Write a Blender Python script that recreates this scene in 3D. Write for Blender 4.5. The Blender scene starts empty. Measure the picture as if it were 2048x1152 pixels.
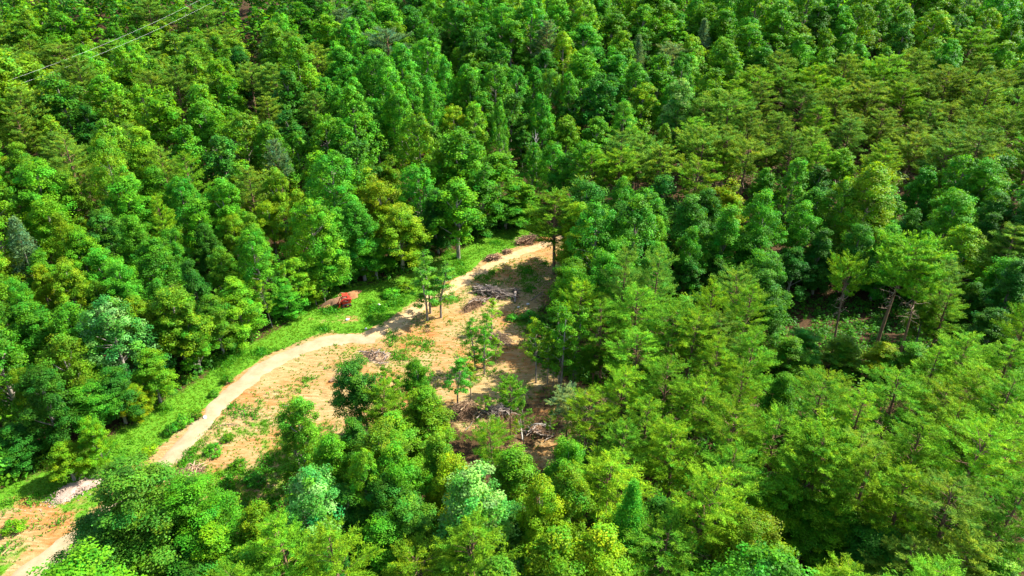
import bpy, math, random
import numpy as np
from math import radians, sin, cos, pi, sqrt

# ------------------------------------------------------------------ camera, sky, sun, exposure
S = bpy.context.scene
COL = S.collection
HC, PITCH, FPX = 52.0, radians(28.0), 1371.0        # drone height, look-down angle, focal length in photo pixels
cam_d = bpy.data.cameras.new('camera'); cam = bpy.data.objects.new('camera', cam_d); COL.objects.link(cam)
cam.location = (0, 0, HC); cam.rotation_euler = (radians(90) - PITCH, 0, 0)
cam_d.sensor_width = 36.0; cam_d.lens = 36.0 * FPX / 2048.0; cam_d.clip_start = 0.5; cam_d.clip_end = 3000
S.camera = cam

SUN_EL, SUN_X, SUN_Y = radians(46), 0.93, 0.37      # the sun stands to the right, a little beyond the scene
az = math.atan2(SUN_X, SUN_Y)                       # compass angle from +Y
W = bpy.data.worlds.new('World'); S.world = W; W.use_nodes = True
wn = W.node_tree.nodes; wl = W.node_tree.links
sky = wn.new('ShaderNodeTexSky'); sky.sky_type = 'NISHITA'; sky.sun_disc = False
sky.sun_elevation = SUN_EL; sky.sun_rotation = az
wn['Background'].inputs['Strength'].default_value = 0.11
wl.new(sky.outputs[0], wn['Background'].inputs['Color'])
sl = bpy.data.lights.new('sun', 'SUN'); sl.energy = 4.6; sl.angle = radians(0.5); sl.color = (1.0, 0.95, 0.84)
so = bpy.data.objects.new('sun', sl); COL.objects.link(so)
from mathutils import Vector
n2 = math.hypot(SUN_X, SUN_Y)
sd = Vector((SUN_X / n2 * cos(SUN_EL), SUN_Y / n2 * cos(SUN_EL), sin(SUN_EL)))
so.rotation_euler = (-sd).to_track_quat('-Z', 'Y').to_euler(); so.location = (60, 20, 120)
vs = S.view_settings; vs.view_transform = 'Standard'; vs.look = 'None'; vs.gamma = 1.0; vs.use_curve_mapping = False
vs.exposure = 1.66

RNG = np.random.default_rng(11); random.seed(11)

# ------------------------------------------------------------------ the lie of the land
SP, CP = sin(PITCH), cos(PITCH)
def sstep(a, b, x):
    t = np.clip((x - a) / (b - a), 0, 1); return t * t * (3 - 2 * t)
def softplus(x, k=8.0):
    return k * np.logaddexp(0, x / k)
def ground(x, y):
    """height of the bare ground at x, y (metres)"""
    x = np.asarray(x, float); y = np.asarray(y, float)
    d = (x + 54) * -.745 + (y - 59) * .668                   # distance beyond the clearing's left edge
    left = .165 * softplus(d - 6)
    wl_ = sstep(-35, -75, x)
    left = left - wl_ * np.minimum(.42 * softplus(d - 96, 5), 24)
    y0 = 148 + 44 * sstep(-50, -95, x)
    back = .23 * softplus(y - y0, 10)
    back = back - .1 * softplus(y - 330, 20)
    z = 5 * np.logaddexp(left / 5, back / 5) - 5 * math.log(2)
    z = z - 4.6 * np.exp(-(((x - 42) / 30) ** 2 + ((y - 96) / 11) ** 2))
    away = sstep(0, 25, np.hypot(np.maximum(0, np.abs(x + 15) - 42), np.maximum(0, np.abs(y - 82) - 38)))
    z = z + away * (1.1 * np.sin(x * .07 + 1.3) * np.cos(y * .06) + .5 * np.sin(x * .17 + y * .13))
    z = z + .12 * np.sin(x * .5 + .7 * np.sin(y * .31)) * np.sin(y * .43 + 1) + .25 * np.sin(x * .11 - y * .09)
    return z
def proj(x, y, z):
    dep = y * CP + (HC - z) * SP
    yo = (HC - z) * CP - y * SP
    return 1024 + FPX * x / dep, 576 + FPX * yo / dep, dep
def cast(px, py, h=0.0):
    """where the photo's line of sight through px, py comes down to h metres above the ground"""
    xo, yo = (px - 1024) / FPX, (py - 576) / FPX
    dx, dy, dz = xo, CP - yo * SP, -(SP + yo * CP)
    t = np.arange(15, 700, .5)
    below = (HC + dz * t) <= ground(dx * t, dy * t) + h
    if not below.any(): return None
    i = int(np.argmax(below)); lo, hi = t[max(i - 1, 0)], t[i]
    for _ in range(14):
        m = (lo + hi) / 2
        if HC + dz * m <= float(ground(dx * m, dy * m)) + h: hi = m
        else: lo = m
    return dx * hi, dy * hi, hi
def g0(px, py):
    r = cast(px, py); return r[0], r[1]
def inpoly(x, y, P):
    x = np.asarray(x, float); y = np.asarray(y, float); c = np.zeros(x.shape, bool); j = len(P) - 1
    for i in range(len(P)):
        xi, yi = P[i]; xj, yj = P[j]
        if yi != yj:
            c ^= ((yi > y) != (yj > y)) & (x < (xj - xi) * (y - yi) / (yj - yi) + xi)
        j = i
    return c
def seg_dist(x, y, P):
    """distance from points to a polyline, and the arc position of the nearest point"""
    best = np.full(np.shape(x), 1e9); arc = np.zeros(np.shape(x)); s = 0.0
    for (x0, y0), (x1, y1) in zip(P[:-1], P[1:]):
        L = math.hypot(x1 - x0, y1 - y0)
        t = np.clip(((x - x0) * (x1 - x0) + (y - y0) * (y1 - y0)) / (L * L), 0, 1)
        d = np.hypot(x - x0 - t * (x1 - x0), y - y0 - t * (y1 - y0))
        m = d < best; best = np.where(m, d, best); arc = np.where(m, s + t * L, arc); s += L
    return best, arc
def vnoise(x, y, s, seed=0):
    """smooth value noise, 0..1"""
    x = np.asarray(x, float) / s; y = np.asarray(y, float) / s
    xi, yi = np.floor(x).astype(np.int64), np.floor(y).astype(np.int64)
    def hsh(a, b):
        n = (a * 374761393 + b * 668265263 + seed * 982451653) & 0xffffffff
        n = ((n ^ (n >> 13)) * 1274126177) & 0xffffffff
        return ((n ^ (n >> 16)) & 0xffff) / 65535.0
    fx, fy = x - xi, y - yi; fx = fx * fx * (3 - 2 * fx); fy = fy * fy * (3 - 2 * fy)
    a = hsh(xi, yi) * (1 - fx) + hsh(xi + 1, yi) * fx
    b = hsh(xi, yi + 1) * (1 - fx) + hsh(xi + 1, yi + 1) * fx
    return a * (1 - fy) + b * fy
def fbm(x, y, s, seed=0):
    return (vnoise(x, y, s, seed) + .5 * vnoise(x, y, s / 2.1, seed + 1) + .25 * vnoise(x, y, s / 4.3, seed + 2)) / 1.75

# the clearing, walked round on the ground (read off the photo as lines of sight and brought down to earth)
CLEAR_PX = [(-60, 1150), (-60, 1030), (0, 985), (130, 922), (300, 835), (420, 745), (560, 655), (640, 612), (700, 578), (790, 558), (900, 508),
            (1000, 466), (1060, 448), (1130, 462), (1150, 500), (1140, 570), (1090, 610), (1050, 660), (1060, 720), (1150, 770), (1230, 790), (1200, 850), (1130, 880), (1090, 930),
            (1000, 900), (930, 860), (890, 830), (800, 850), (690, 880), (640, 930), (560, 1010), (430, 1000), (300, 1040), (200, 1100), (150, 1200), (-40, 1240)]
CLEAR = [g0(*p) for p in CLEAR_PX]
SEE_PX = [(-10, 1160), (-10, 1005), (130, 930), (300, 843), (420, 752), (560, 662), (640, 618), (700, 590), (800, 562), (900, 512), (1050, 458), (1092, 470),
          (1090, 590), (1040, 640), (1040, 720), (1110, 780), (1110, 850), (1085, 905), (1000, 880), (920, 860), (890, 790), (850, 740), (790, 725), (690, 760), (640, 840),
          (600, 930), (540, 1000), (430, 960), (330, 950), (190, 955), (110, 1060), (100, 1160)]
ROAD_PX = [(-10, 1210), (82, 1130), (205, 1038), (310, 945), (385, 868), (450, 800), (520, 742), (600, 700), (680, 679), (752, 678)]
TRACK_PX = [(720, 680), (775, 655), (830, 622), (885, 585), (945, 552), (1005, 520), (1060, 498), (1100, 484), (1150, 462)]
ROAD = [g0(*p) for p in ROAD_PX]; TRACK = [g0(*p) for p in TRACK_PX]
EDGE = [g0(*p) for p in [(-60, 1030), (0, 985), (130, 922), (300, 835), (420, 745), (560, 655), (640, 612), (700, 578), (790, 558), (900, 508), (1060, 448)]]
def smooth_line(P, n=6):
    out = []
    for i in range(len(P) - 1):
        p0, p1, p2, p3 = P[max(i - 1, 0)], P[i], P[i + 1], P[min(i + 2, len(P) - 1)]
        for k in range(n):
            t = k / n
            out.append(tuple(.5 * (2 * p1[a] + (p2[a] - p0[a]) * t + (2 * p0[a] - 5 * p1[a] + 4 * p2[a] - p3[a]) * t * t + (3 * p1[a] - p0[a] - 3 * p2[a] + p3[a]) * t ** 3) for a in (0, 1)))
    out.append(P[-1]); return out
ROAD = smooth_line(ROAD); TRACK = smooth_line(TRACK)

# ------------------------------------------------------------------ mesh helpers
def mesh_from(name, V, Q, tint=None, mat=None, smooth=False):
    V = np.asarray(V, np.float32).reshape(-1, 3); Q = np.asarray(Q, np.int32); k = Q.shape[1]
    me = bpy.data.meshes.new(name)
    me.vertices.add(len(V)); me.vertices.foreach_set('co', V.ravel())
    me.loops.add(Q.size); me.loops.foreach_set('vertex_index', Q.ravel())
    me.polygons.add(len(Q)); me.polygons.foreach_set('loop_start', np.arange(0, Q.size, k, dtype=np.int32))
    me.polygons.foreach_set('use_smooth', np.full(len(Q), smooth))
    if tint is not None:
        a = me.color_attributes.new('tint', 'FLOAT_COLOR', 'POINT')
        t = np.ones((len(V), 4), np.float32); t[:, :3] = tint; a.data.foreach_set('color', t.ravel())
    me.update(calc_edges=True); me.validate()
    if mat: me.materials.append(mat)
    return me
def obj(name, me, parent=None, loc=None):
    o = bpy.data.objects.new(name, me); COL.objects.link(o)
    if parent: o.parent = parent
    if loc is not None: o.location = loc
    return o
def tag(o, label=None, cat=None, group=None, kind=None):
    for k, v in (('label', label), ('category', cat), ('group', group), ('kind', kind)):
        if v: o[k] = v
    return o
class MB:
    """gathers quads; tint = colour of each point"""
    def __init__(s): s.V = []; s.Q = []; s.T = []; s.n = 0
    def add(s, V, Q, tint=(1, 1, 1)):
        V = np.asarray(V, float).reshape(-1, 3); s.V.append(V); s.Q.append(np.asarray(Q, int) + s.n)
        s.T.append(np.broadcast_to(np.asarray(tint, float), V.shape)); s.n += len(V)
    def tube(s, P, R, n=6, tint=(1, 1, 1), cap=True):
        P = np.asarray(P, float); R = np.asarray(R, float); m = len(P)
        T = np.gradient(P, axis=0); T /= np.linalg.norm(T, axis=1)[:, None] + 1e-9
        ref = np.where(np.abs(T[:, 2:3]) > .9, [[1., 0, 0]], [[0, 0, 1.]])
        A = np.cross(T, ref); A /= np.linalg.norm(A, axis=1)[:, None] + 1e-9; B = np.cross(T, A)
        th = np.arange(n) * 2 * pi / n
        ring = P[:, None] + R[:, None, None] * (np.cos(th)[None, :, None] * A[:, None] + np.sin(th)[None, :, None] * B[:, None])
        i, j = np.meshgrid(np.arange(m - 1), np.arange(n), indexing='ij')
        q = np.stack([i * n + j, i * n + (j + 1) % n, (i + 1) * n + (j + 1) % n, (i + 1) * n + j], -1).reshape(-1, 4)
        V = ring.reshape(-1, 3)
        if cap:
            extra = []
            for e in (0, m - 1):
                c = len(V); V = np.vstack([V, P[e:e + 1]])
                for j in range(0, n, 2): extra.append([e * n + j, e * n + (j + 1) % n, e * n + (j + 2) % n, c])
            q = np.vstack([q, extra])
        s.add(V, q, tint)
    def box(s, c, d, rot=None, tint=(1, 1, 1), bev=0.0):
        x, y, z = np.asarray(d, float) / 2
        if bev <= 0:
            V = np.array([[a * x, b * y, e * z] for e in (-1, 1) for b in (-1, 1) for a in (-1, 1)])
            Q = [[0, 2, 3, 1], [4, 5, 7, 6], [0, 1, 5, 4], [2, 6, 7, 3], [0, 4, 6, 2], [1, 3, 7, 5]]
        else:                                   # chamfered: stacked octagon-like rings
            b = min(bev, x * .49, y * .49, z * .49)
            ring = lambda ax, ay: [(-ax + b, -ay), (ax - b, -ay), (ax, -ay + b), (ax, ay - b), (ax - b, ay), (-ax + b, ay), (-ax, ay - b), (-ax, -ay + b)]
            V = []
            for zz, ins in ((-z, b), (-z + b, 0), (z - b, 0), (z, b)): V += [(px_, py_, zz) for px_, py_ in ring(x - ins, y - ins)]
            V = np.array(V); Q = []
            for r in range(3):
                for j in range(8): Q.append([r * 8 + j, r * 8 + (j + 1) % 8, r * 8 + 8 + (j + 1) % 8, r * 8 + 8 + j])
            for r, o_ in ((0, 1), (3, 0)):
                k = [r * 8 + j for j in range(8)]; k = k[::-1] if o_ else k
                Q += [[k[0], k[1], k[2], k[3]], [k[0], k[3], k[4], k[7]], [k[4], k[5], k[6], k[7]]]
        if rot is not None: V = V @ np.asarray(rot).T
        s.add(V + np.asarray(c, float), Q, tint)
    def leaves(s, C, N, L, Wd, rng, tint, along=None, droop=0.):
        """one quad for every leaf: centre, facing, length, width"""
        n = len(C); N = N / (np.linalg.norm(N, axis=1)[:, None] + 1e-9)
        r = rng.normal(size=(n, 3)) if along is None else along
        A = r - N * (r * N).sum(1)[:, None]; A /= np.linalg.norm(A, axis=1)[:, None] + 1e-9
        B = np.cross(N, A); L = np.broadcast_to(L, (n,))[:, None] / 2; Wd = np.broadcast_to(Wd, (n,))[:, None] / 2
        V = np.stack([C - A * L, C + B * Wd - A * L * .1, C + A * L, C - B * Wd - A * L * .1], 1)     # kite-shaped leaf
        tint = np.repeat(np.broadcast_to(tint, (n, 3)), 4, 0)
        s.add(V.reshape(-1, 3), np.arange(4 * n).reshape(-1, 4), tint)
    def data(s):
        return np.vstack(s.V), np.vstack(s.Q), np.vstack(s.T)
    def mesh(s, name, mat, smooth=False):
        V, Q, T = s.data(); return mesh_from(name, V, Q, T, mat, smooth)
def rotz(a): c, s_ = cos(a), sin(a); return np.array([[c, -s_, 0], [s_, c, 0], [0, 0, 1]])
def roty(a): c, s_ = cos(a), sin(a); return np.array([[c, 0, s_], [0, 1, 0], [-s_, 0, c]])

# ------------------------------------------------------------------ materials
def new_mat(name):
    m = bpy.data.materials.new(name); m.use_nodes = True; nt = m.node_tree
    return m, nt, nt.nodes, nt.links, nt.nodes['Principled BSDF'], nt.nodes['Material Output']
def leaf_mat(name, gloss=.10, rough=.5, trans=.42, tcol=(1.5, 1.15, .35)):
    m, nt, N, L, P, O = new_mat(name)
    at = N.new('ShaderNodeAttribute'); at.attribute_name = 'tint'
    oi = N.new('ShaderNodeObjectInfo')
    mx = N.new('ShaderNodeMix'); mx.data_type = 'RGBA'; mx.blend_type = 'MULTIPLY'; mx.inputs[0].default_value = 1
    L.new(at.outputs['Color'], mx.inputs[6]); L.new(oi.outputs['Color'], mx.inputs[7])
    L.new(mx.outputs[2], P.inputs['Base Color'])
    P.inputs['Roughness'].default_value = rough; P.inputs['Specular IOR Level'].default_value = gloss
    t = N.new('ShaderNodeBsdfTranslucent'); m2 = N.new('ShaderNodeMix'); m2.data_type = 'RGBA'; m2.blend_type = 'MULTIPLY'; m2.inputs[0].default_value = 1
    L.new(mx.outputs[2], m2.inputs[6]); m2.inputs[7].default_value = (*tcol, 1); L.new(m2.outputs[2], t.inputs['Color'])
    ms = N.new('ShaderNodeMixShader'); ms.inputs[0].default_value = trans
    L.new(P.outputs[0], ms.inputs[1]); L.new(t.outputs[0], ms.inputs[2]); L.new(ms.outputs[0], O.inputs['Surface'])
    return m
def bark_mat(name, col, col2, scale=6., rough=.9):
    m, nt, N, L, P, O = new_mat(name)
    tc = N.new('ShaderNodeTexCoord'); mp = N.new('ShaderNodeMapping'); mp.inputs['Scale'].default_value = (1, 1, .25)
    nz = N.new('ShaderNodeTexNoise'); nz.inputs['Scale'].default_value = scale; nz.inputs['Detail'].default_value = 6
    L.new(tc.outputs['Object'], mp.inputs[0]); L.new(mp.outputs[0], nz.inputs['Vector'])
    cr = N.new('ShaderNodeValToRGB'); cr.color_ramp.elements[0].position = .35; cr.color_ramp.elements[1].position = .68
    cr.color_ramp.elements[0].color = (*col, 1); cr.color_ramp.elements[1].color = (*col2, 1)
    L.new(nz.outputs['Fac'], cr.inputs[0])
    at = N.new('ShaderNodeAttribute'); at.attribute_name = 'tint'
    mx = N.new('ShaderNodeMix'); mx.data_type = 'RGBA'; mx.blend_type = 'MULTIPLY'; mx.inputs[0].default_value = 1
    L.new(cr.outputs[0], mx.inputs[6]); L.new(at.outputs['Color'], mx.inputs[7]); L.new(mx.outputs[2], P.inputs['Base Color'])
    P.inputs['Roughness'].default_value = rough; P.inputs['Specular IOR Level'].default_value = .2
    bp = N.new('ShaderNodeBump'); bp.inputs['Strength'].default_value = .6; bp.inputs['Distance'].default_value = .05
    L.new(nz.outputs['Fac'], bp.inputs['Height']); L.new(bp.outputs[0], P.inputs['Normal'])
    return m
M_LEAF = leaf_mat('broad_leaves')
M_NEEDLE = leaf_mat('pine_needles', gloss=.06, rough=.6, trans=.36, tcol=(1.2, 1.1, .5))
M_GRASS = leaf_mat('grass_blades', gloss=.15, rough=.6, trans=.35)
M_BARK = bark_mat('grey_bark', (.16, .13, .10), (.36, .32, .26))
M_PINEBARK = bark_mat('pine_bark', (.11, .06, .035), (.25, .15, .09))
M_WOOD = bark_mat('weathered_wood', (.22, .16, .11), (.50, .42, .34), 4)
M_SNAG = bark_mat('bleached_wood', (.30, .27, .23), (.52, .48, .43), 3)

# terrain material: masks tell bare clay, straw litter, grass and forest floor apart
def terrain_mat():
    m, nt, N, L, P, O = new_mat('ground_cover')
    at = N.new('ShaderNodeAttribute'); at.attribute_name = 'tint'
    sp = N.new('ShaderNodeSeparateColor'); L.new(at.outputs['Color'], sp.inputs[0])
    geo = N.new('ShaderNodeNewGeometry')
    def noise(sc, det=6, rough=.6, vec=None):
        n = N.new('ShaderNodeTexNoise'); n.inputs['Scale'].default_value = sc; n.inputs['Detail'].default_value = det; n.inputs['Roughness'].default_value = rough
        L.new(vec or geo.outputs['Position'], n.inputs['Vector']); return n.outputs['Fac']
    def ramp(fac, stops):
        r = N.new('ShaderNodeValToRGB'); e = r.color_ramp.elements
        while len(e) < len(stops): e.new(.5)
        for k, (p, c) in enumerate(stops): e[k].position = p; e[k].color = (*c, 1)
        L.new(fac, r.inputs[0]); return r.outputs[0]
    def mix(f, a, b):
        x = N.new('ShaderNodeMix'); x.data_type = 'RGBA'
        if isinstance(f, float): x.inputs[0].default_value = f
        else: L.new(f, x.inputs[0])
        L.new(a, x.inputs[6]); L.new(b, x.inputs[7]); return x.outputs[2]
    def edge(mask, nz, amt=.55, soft=.12):
        """a mask with a ragged edge"""
        a = N.new('ShaderNodeMath'); a.operation = 'MULTIPLY_ADD'; L.new(nz, a.inputs[0]); a.inputs[1].default_value = amt * 2; L.new(mask, a.inputs[2])
        r = N.new('ShaderNodeMapRange'); r.inputs[1].default_value = .5 + amt - soft; r.inputs[2].default_value = .5 + amt + soft; L.new(a.outputs[0], r.inputs[0]); return r.outputs[0]
    # streaky straw, dragged by the bulldozer along the slope
    mp = N.new('ShaderNodeMapping'); mp.inputs['Rotation'].default_value = (0, 0, radians(-28)); mp.inputs['Scale'].default_value = (.45, 2.2, 1)
    L.new(geo.outputs['Position'], mp.inputs[0])
    streak = noise(1.7, 8, .7, mp.outputs[0])
    n_big, n_mid, n_fine = noise(.12, 3), noise(.9, 5), noise(5, 6, .7)
    clay = ramp(n_mid, [(.25, (.23, .078, .020)), (.5, (.32, .142, .040)), (.75, (.38, .215, .08))])
    straw = ramp(streak, [(.28, (.16, .088, .032)), (.47, (.30, .200, .078)), (.66, (.385, .29, .145))])
    soil = mix(ramp(n_big, [(.43, (0, 0, 0)), (.60, (1, 1, 1))]), straw, clay)
    soil = mix(ramp(streak, [(.44, (0, 0, 0)), (.66, (.8, .8, .8))]), soil, straw)
    grass = ramp(n_fine, [(.3, (.04, .15, .008)), (.52, (.08, .22, .010)), (.7, (.15, .26, .02))])
    litter = ramp(n_fine, [(.3, (.022, .014, .007)), (.5, (.055, .032, .014)), (.72, (.12, .066, .028))])
    c = mix(edge(sp.outputs[1], n_mid), soil, grass)
    c = mix(edge(sp.outputs[2], n_mid), c, litter)
    L.new(c, P.inputs['Base Color']); P.inputs['Roughness'].default_value = .95; P.inputs['Specular IOR Level'].default_value = .1
    bp = N.new('ShaderNodeBump'); bp.inputs['Strength'].default_value = .8; bp.inputs['Distance'].default_value = .12
    ad = N.new('ShaderNodeMath'); ad.operation = 'ADD'; L.new(streak, ad.inputs[0]); L.new(n_fine, ad.inputs[1])
    L.new(ad.outputs[0], bp.inputs['Height']); L.new(bp.outputs[0], P.inputs['Normal'])
    return m
def dirt_mat(name, stops, scale, bump=.04, scale2=14):
    m, nt, N, L, P, O = new_mat(name)
    geo = N.new('ShaderNodeNewGeometry')
    n1 = N.new('ShaderNodeTexNoise'); n1.inputs['Scale'].default_value = scale; n1.inputs['Detail'].default_value = 8; n1.inputs['Roughness'].default_value = .65
    n2_ = N.new('ShaderNodeTexNoise'); n2_.inputs['Scale'].default_value = scale2; n2_.inputs['Detail'].default_value = 4
    L.new(geo.outputs['Position'], n1.inputs['Vector']); L.new(geo.outputs['Position'], n2_.inputs['Vector'])
    r = N.new('ShaderNodeValToRGB'); e = r.color_ramp.elements
    while len(e) < len(stops): e.new(.5)
    for k, (p, c) in enumerate(stops): e[k].position = p; e[k].color = (*c, 1)
    mm = N.new('ShaderNodeMix'); mm.data_type = 'FLOAT'; mm.inputs[0].default_value = .35
    L.new(n1.outputs['Fac'], mm.inputs[2]); L.new(n2_.outputs['Fac'], mm.inputs[3]); L.new(mm.outputs[0], r.inputs[0])
    L.new(r.outputs[0], P.inputs['Base Color']); P.inputs['Roughness'].default_value = .95; P.inputs['Specular IOR Level'].default_value = .1
    bp = N.new('ShaderNodeBump'); bp.inputs['Strength'].default_value = .7; bp.inputs['Distance'].default_value = bump
    L.new(mm.outputs[0], bp.inputs['Height']); L.new(bp.outputs[0], P.inputs['Normal'])
    return m
def paint_mat(name, col, rough=.4, metal=0., wear=.25, wcol=(.25, .14, .08)):
    m, nt, N, L, P, O = new_mat(name)
    tc = N.new('ShaderNodeTexCoord'); nz = N.new('ShaderNodeTexNoise'); nz.inputs['Scale'].default_value = 5; nz.inputs['Detail'].default_value = 7
    L.new(tc.outputs['Object'], nz.inputs['Vector'])
    r = N.new('ShaderNodeMapRange'); r.inputs[1].default_value = .56; r.inputs[2].default_value = .75; r.inputs[4].default_value = wear; L.new(nz.outputs['Fac'], r.inputs[0])
    x = N.new('ShaderNodeMix'); x.data_type = 'RGBA'; L.new(r.outputs[0], x.inputs[0]); x.inputs[6].default_value = (*col, 1); x.inputs[7].default_value = (*wcol, 1)
    L.new(x.outputs[2], P.inputs['Base Color']); P.inputs['Roughness'].default_value = rough; P.inputs['Metallic'].default_value = metal
    return m

# ------------------------------------------------------------------ ground sheet
def build_terrain():
    xs = np.concatenate([np.arange(-620, -130, 14), np.arange(-130, -64, 2.2), np.arange(-64, 46, .55), np.arange(46, 130, 2.2), np.arange(130, 630, 14)])
    ys = np.concatenate([np.arange(-60, 20, 5), np.arange(20, 132, .55), np.arange(132, 260, 2.5), np.arange(260, 900, 16)])
    X, Y = np.meshgrid(xs, ys); Z = ground(X, Y)
    inside = inpoly(X, Y, CLEAR)
    dc, _ = seg_dist(X, Y, CLEAR + CLEAR[:1])
    sdist = np.where(inside, dc, -dc)
    forest = 1 - sstep(-2.5, 2.0, sdist + 2.5 * (fbm(X, Y, 5, 3) - .5))
    de, _ = seg_dist(X, Y, EDGE); dr, ar = seg_dist(X, Y, ROAD); dt, at_ = seg_dist(X, Y, TRACK)
    dd = np.minimum(dr, dt)
    # grass: the strip between the wood and the drive; elsewhere in patches
    strip = sstep(1.6, 4.2, dd - 1.4) * (1 - sstep(9, 12, de)) 
    ROADALL = ROAD[:-7] + TRACK
    side = np.zeros_like(X)
    best = np.full(X.shape, 1e9)
    for (x0, y0), (x1, y1) in zip(ROADALL[:-1], ROADALL[1:]):
        L2 = (x1 - x0) ** 2 + (y1 - y0) ** 2 + 1e-9; t = np.clip(((X - x0) * (x1 - x0) + (Y - y0) * (y1 - y0)) / L2, 0, 1)
        d = np.hypot(X - x0 - t * (x1 - x0), Y - y0 - t * (y1 - y0)); cr = (x1 - x0) * (Y - y0) - (y1 - y0) * (X - x0)
        side = np.where(d < best, np.sign(cr), side); best = np.minimum(best, d)
    nz = fbm(X, Y, 4.5, 20)
    g_left = sstep(.0, 1.6, dd - 1.15 + 2.6 * (nz - .5)) * (side > 0)
    patch = sstep(.42, .58, nz) * sstep(.25, .5, fbm(X, Y, 14, 31))
    g_right = patch * .75 * (side <= 0) * sstep(.5, 2, dd - 1.3)
    # greener ground low on the left, beside the lower drive, and under the trees by the big log heap
    for (px, py, rx, amt) in [(470, 930, 9, .8), (540, 980, 8, .9), (250, 1000, 6, .7), (1060, 640, 5, .85), (1040, 555, 6, .6), (1000, 545, 4, .6), (480, 860, 5, .7), (520, 900, 6, .7), (440, 880, 4, .5), (60, 1110, 6, .6), (560, 790, 5, .6), (920, 690, 5, .5), (900, 640, 4, .5), (620, 750, 4, .5), (700, 700, 4, .5)]:
        cx, cy = g0(px, py)
        g_right = np.maximum(g_right, amt * np.exp(-(((X - cx) ** 2 + (Y - cy) ** 2) / rx ** 2)) * (.25 + 1.5 * sstep(.3, .6, nz)))
    for (px, py, rx, amt) in [(1050, 850, 6.5, .75), (1110, 800, 4.5, .6), (1000, 870, 4, .6), (1090, 600, 3, .5), (960, 845, 3, .5)]:      # patches of the forest-floor tone among the brush
        cx, cy = g0(px, py); forest = np.maximum(forest, amt * np.exp(-(((X - cx) ** 2 + (Y - cy) ** 2) / rx ** 2)))
    grass = np.clip(np.where(side > 0, g_left, g_right), 0, 1)
    for (px, py, rx, amt) in [(40, 1050, 4.5, .8), (90, 1075, 3.5, .7), (230, 955, 3, .6), (640, 640, 3, .4), (700, 640, 2.5, .5)]:      # scuffed bare patches in the verge
        cx, cy = g0(px, py); grass = grass * (1 - np.clip(amt * np.exp(-(((X - cx) ** 2 + (Y - cy) ** 2) / rx ** 2)) * (.5 + fbm(X, Y, 2, 51)), 0, 1))
    tint = np.stack([np.zeros_like(X), grass * np.where(side > 0, 1., .5), forest], -1).reshape(-1, 3)
    ny, nx = X.shape
    i, j = np.meshgrid(np.arange(ny - 1), np.arange(nx - 1), indexing='ij')
    q = np.stack([i * nx + j, i * nx + j + 1, (i + 1) * nx + j + 1, (i + 1) * nx + j], -1).reshape(-1, 4)
    me = mesh_from('ground', np.stack([X, Y, Z], -1), q, tint, terrain_mat(), True)
    tag(obj('ground', me), kind='structure')
    return xs, ys, grass, forest, sdist
GX, GY, G_GRASS, G_FOREST, G_SD = build_terrain()
def sample(A, x, y):
    i = np.clip(np.searchsorted(GY, y), 0, len(GY) - 1); j = np.clip(np.searchsorted(GX, x), 0, len(GX) - 1)
    return A[i, j]

def ribbon(name, P, half, mat, lift, seed, cross=9):
    """a draped strip with an uneven edge; its rim dips under the ground"""
    P = np.array(P); seg = np.hypot(*np.diff(P, axis=0).T); s = np.concatenate([[0], np.cumsum(seg)])
    m = int(s[-1] / .35); t = np.linspace(0, s[-1], m)
    C = np.stack([np.interp(t, s, P[:, 0]), np.interp(t, s, P[:, 1])], 1)
    T = np.gradient(C, axis=0); T /= np.linalg.norm(T, axis=1)[:, None]; Nn = np.stack([-T[:, 1], T[:, 0]], 1)
    hw = np.array([half(u) for u in t / s[-1]])
    jl = 1.3 * (fbm(t, np.zeros(m), 1.8, seed) - .5); jr = 1.3 * (fbm(t, np.zeros(m), 1.8, seed + 9) - .5)
    u = np.linspace(-1, 1, cross)
    off = u[None] * np.where(u[None] > 0, (hw + jl)[:, None], (hw + jr)[:, None])
    XY = C[:, None] + Nn[:, None] * off[..., None]
    Z = ground(XY[..., 0], XY[..., 1]) + lift * (1 - np.abs(u[None]) ** 6 * 2.2)
    Z -= .03 * np.exp(-((np.abs(u[None]) - .55) / .16) ** 2)             # wheel ruts
    q = np.array([[i * cross + j, i * cross + j + 1, (i + 1) * cross + j + 1, (i + 1) * cross + j] for i in range(m - 1) for j in range(cross - 1)])
    q = q[:, ::-1]
    V = np.concatenate([XY, Z[..., None]], -1)
    return tag(obj(name, mesh_from(name, V, q, None, mat, True)), kind='structure')
M_GRAVEL = dirt_mat('pale_gravel', [(.3, (.24, .165, .088)), (.5, (.315, .24, .14)), (.7, (.375, .305, .205))], .7, .03, 18)
M_TRACK = dirt_mat('bare_track', [(.3, (0.306, 0.171, 0.072)), (.5, (0.414, 0.279, 0.135)), (.7, (0.486, 0.378, 0.225))], 1.2, .05)
ribbon('driveway', ROAD, lambda u: 1.42 * (1 - .35 * max(0, (u - .93) / .07)), M_GRAVEL, .09, 5)
ribbon('dirt_track', TRACK, lambda u: 1.5 - .55 * u, M_TRACK, .06, 8)

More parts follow.
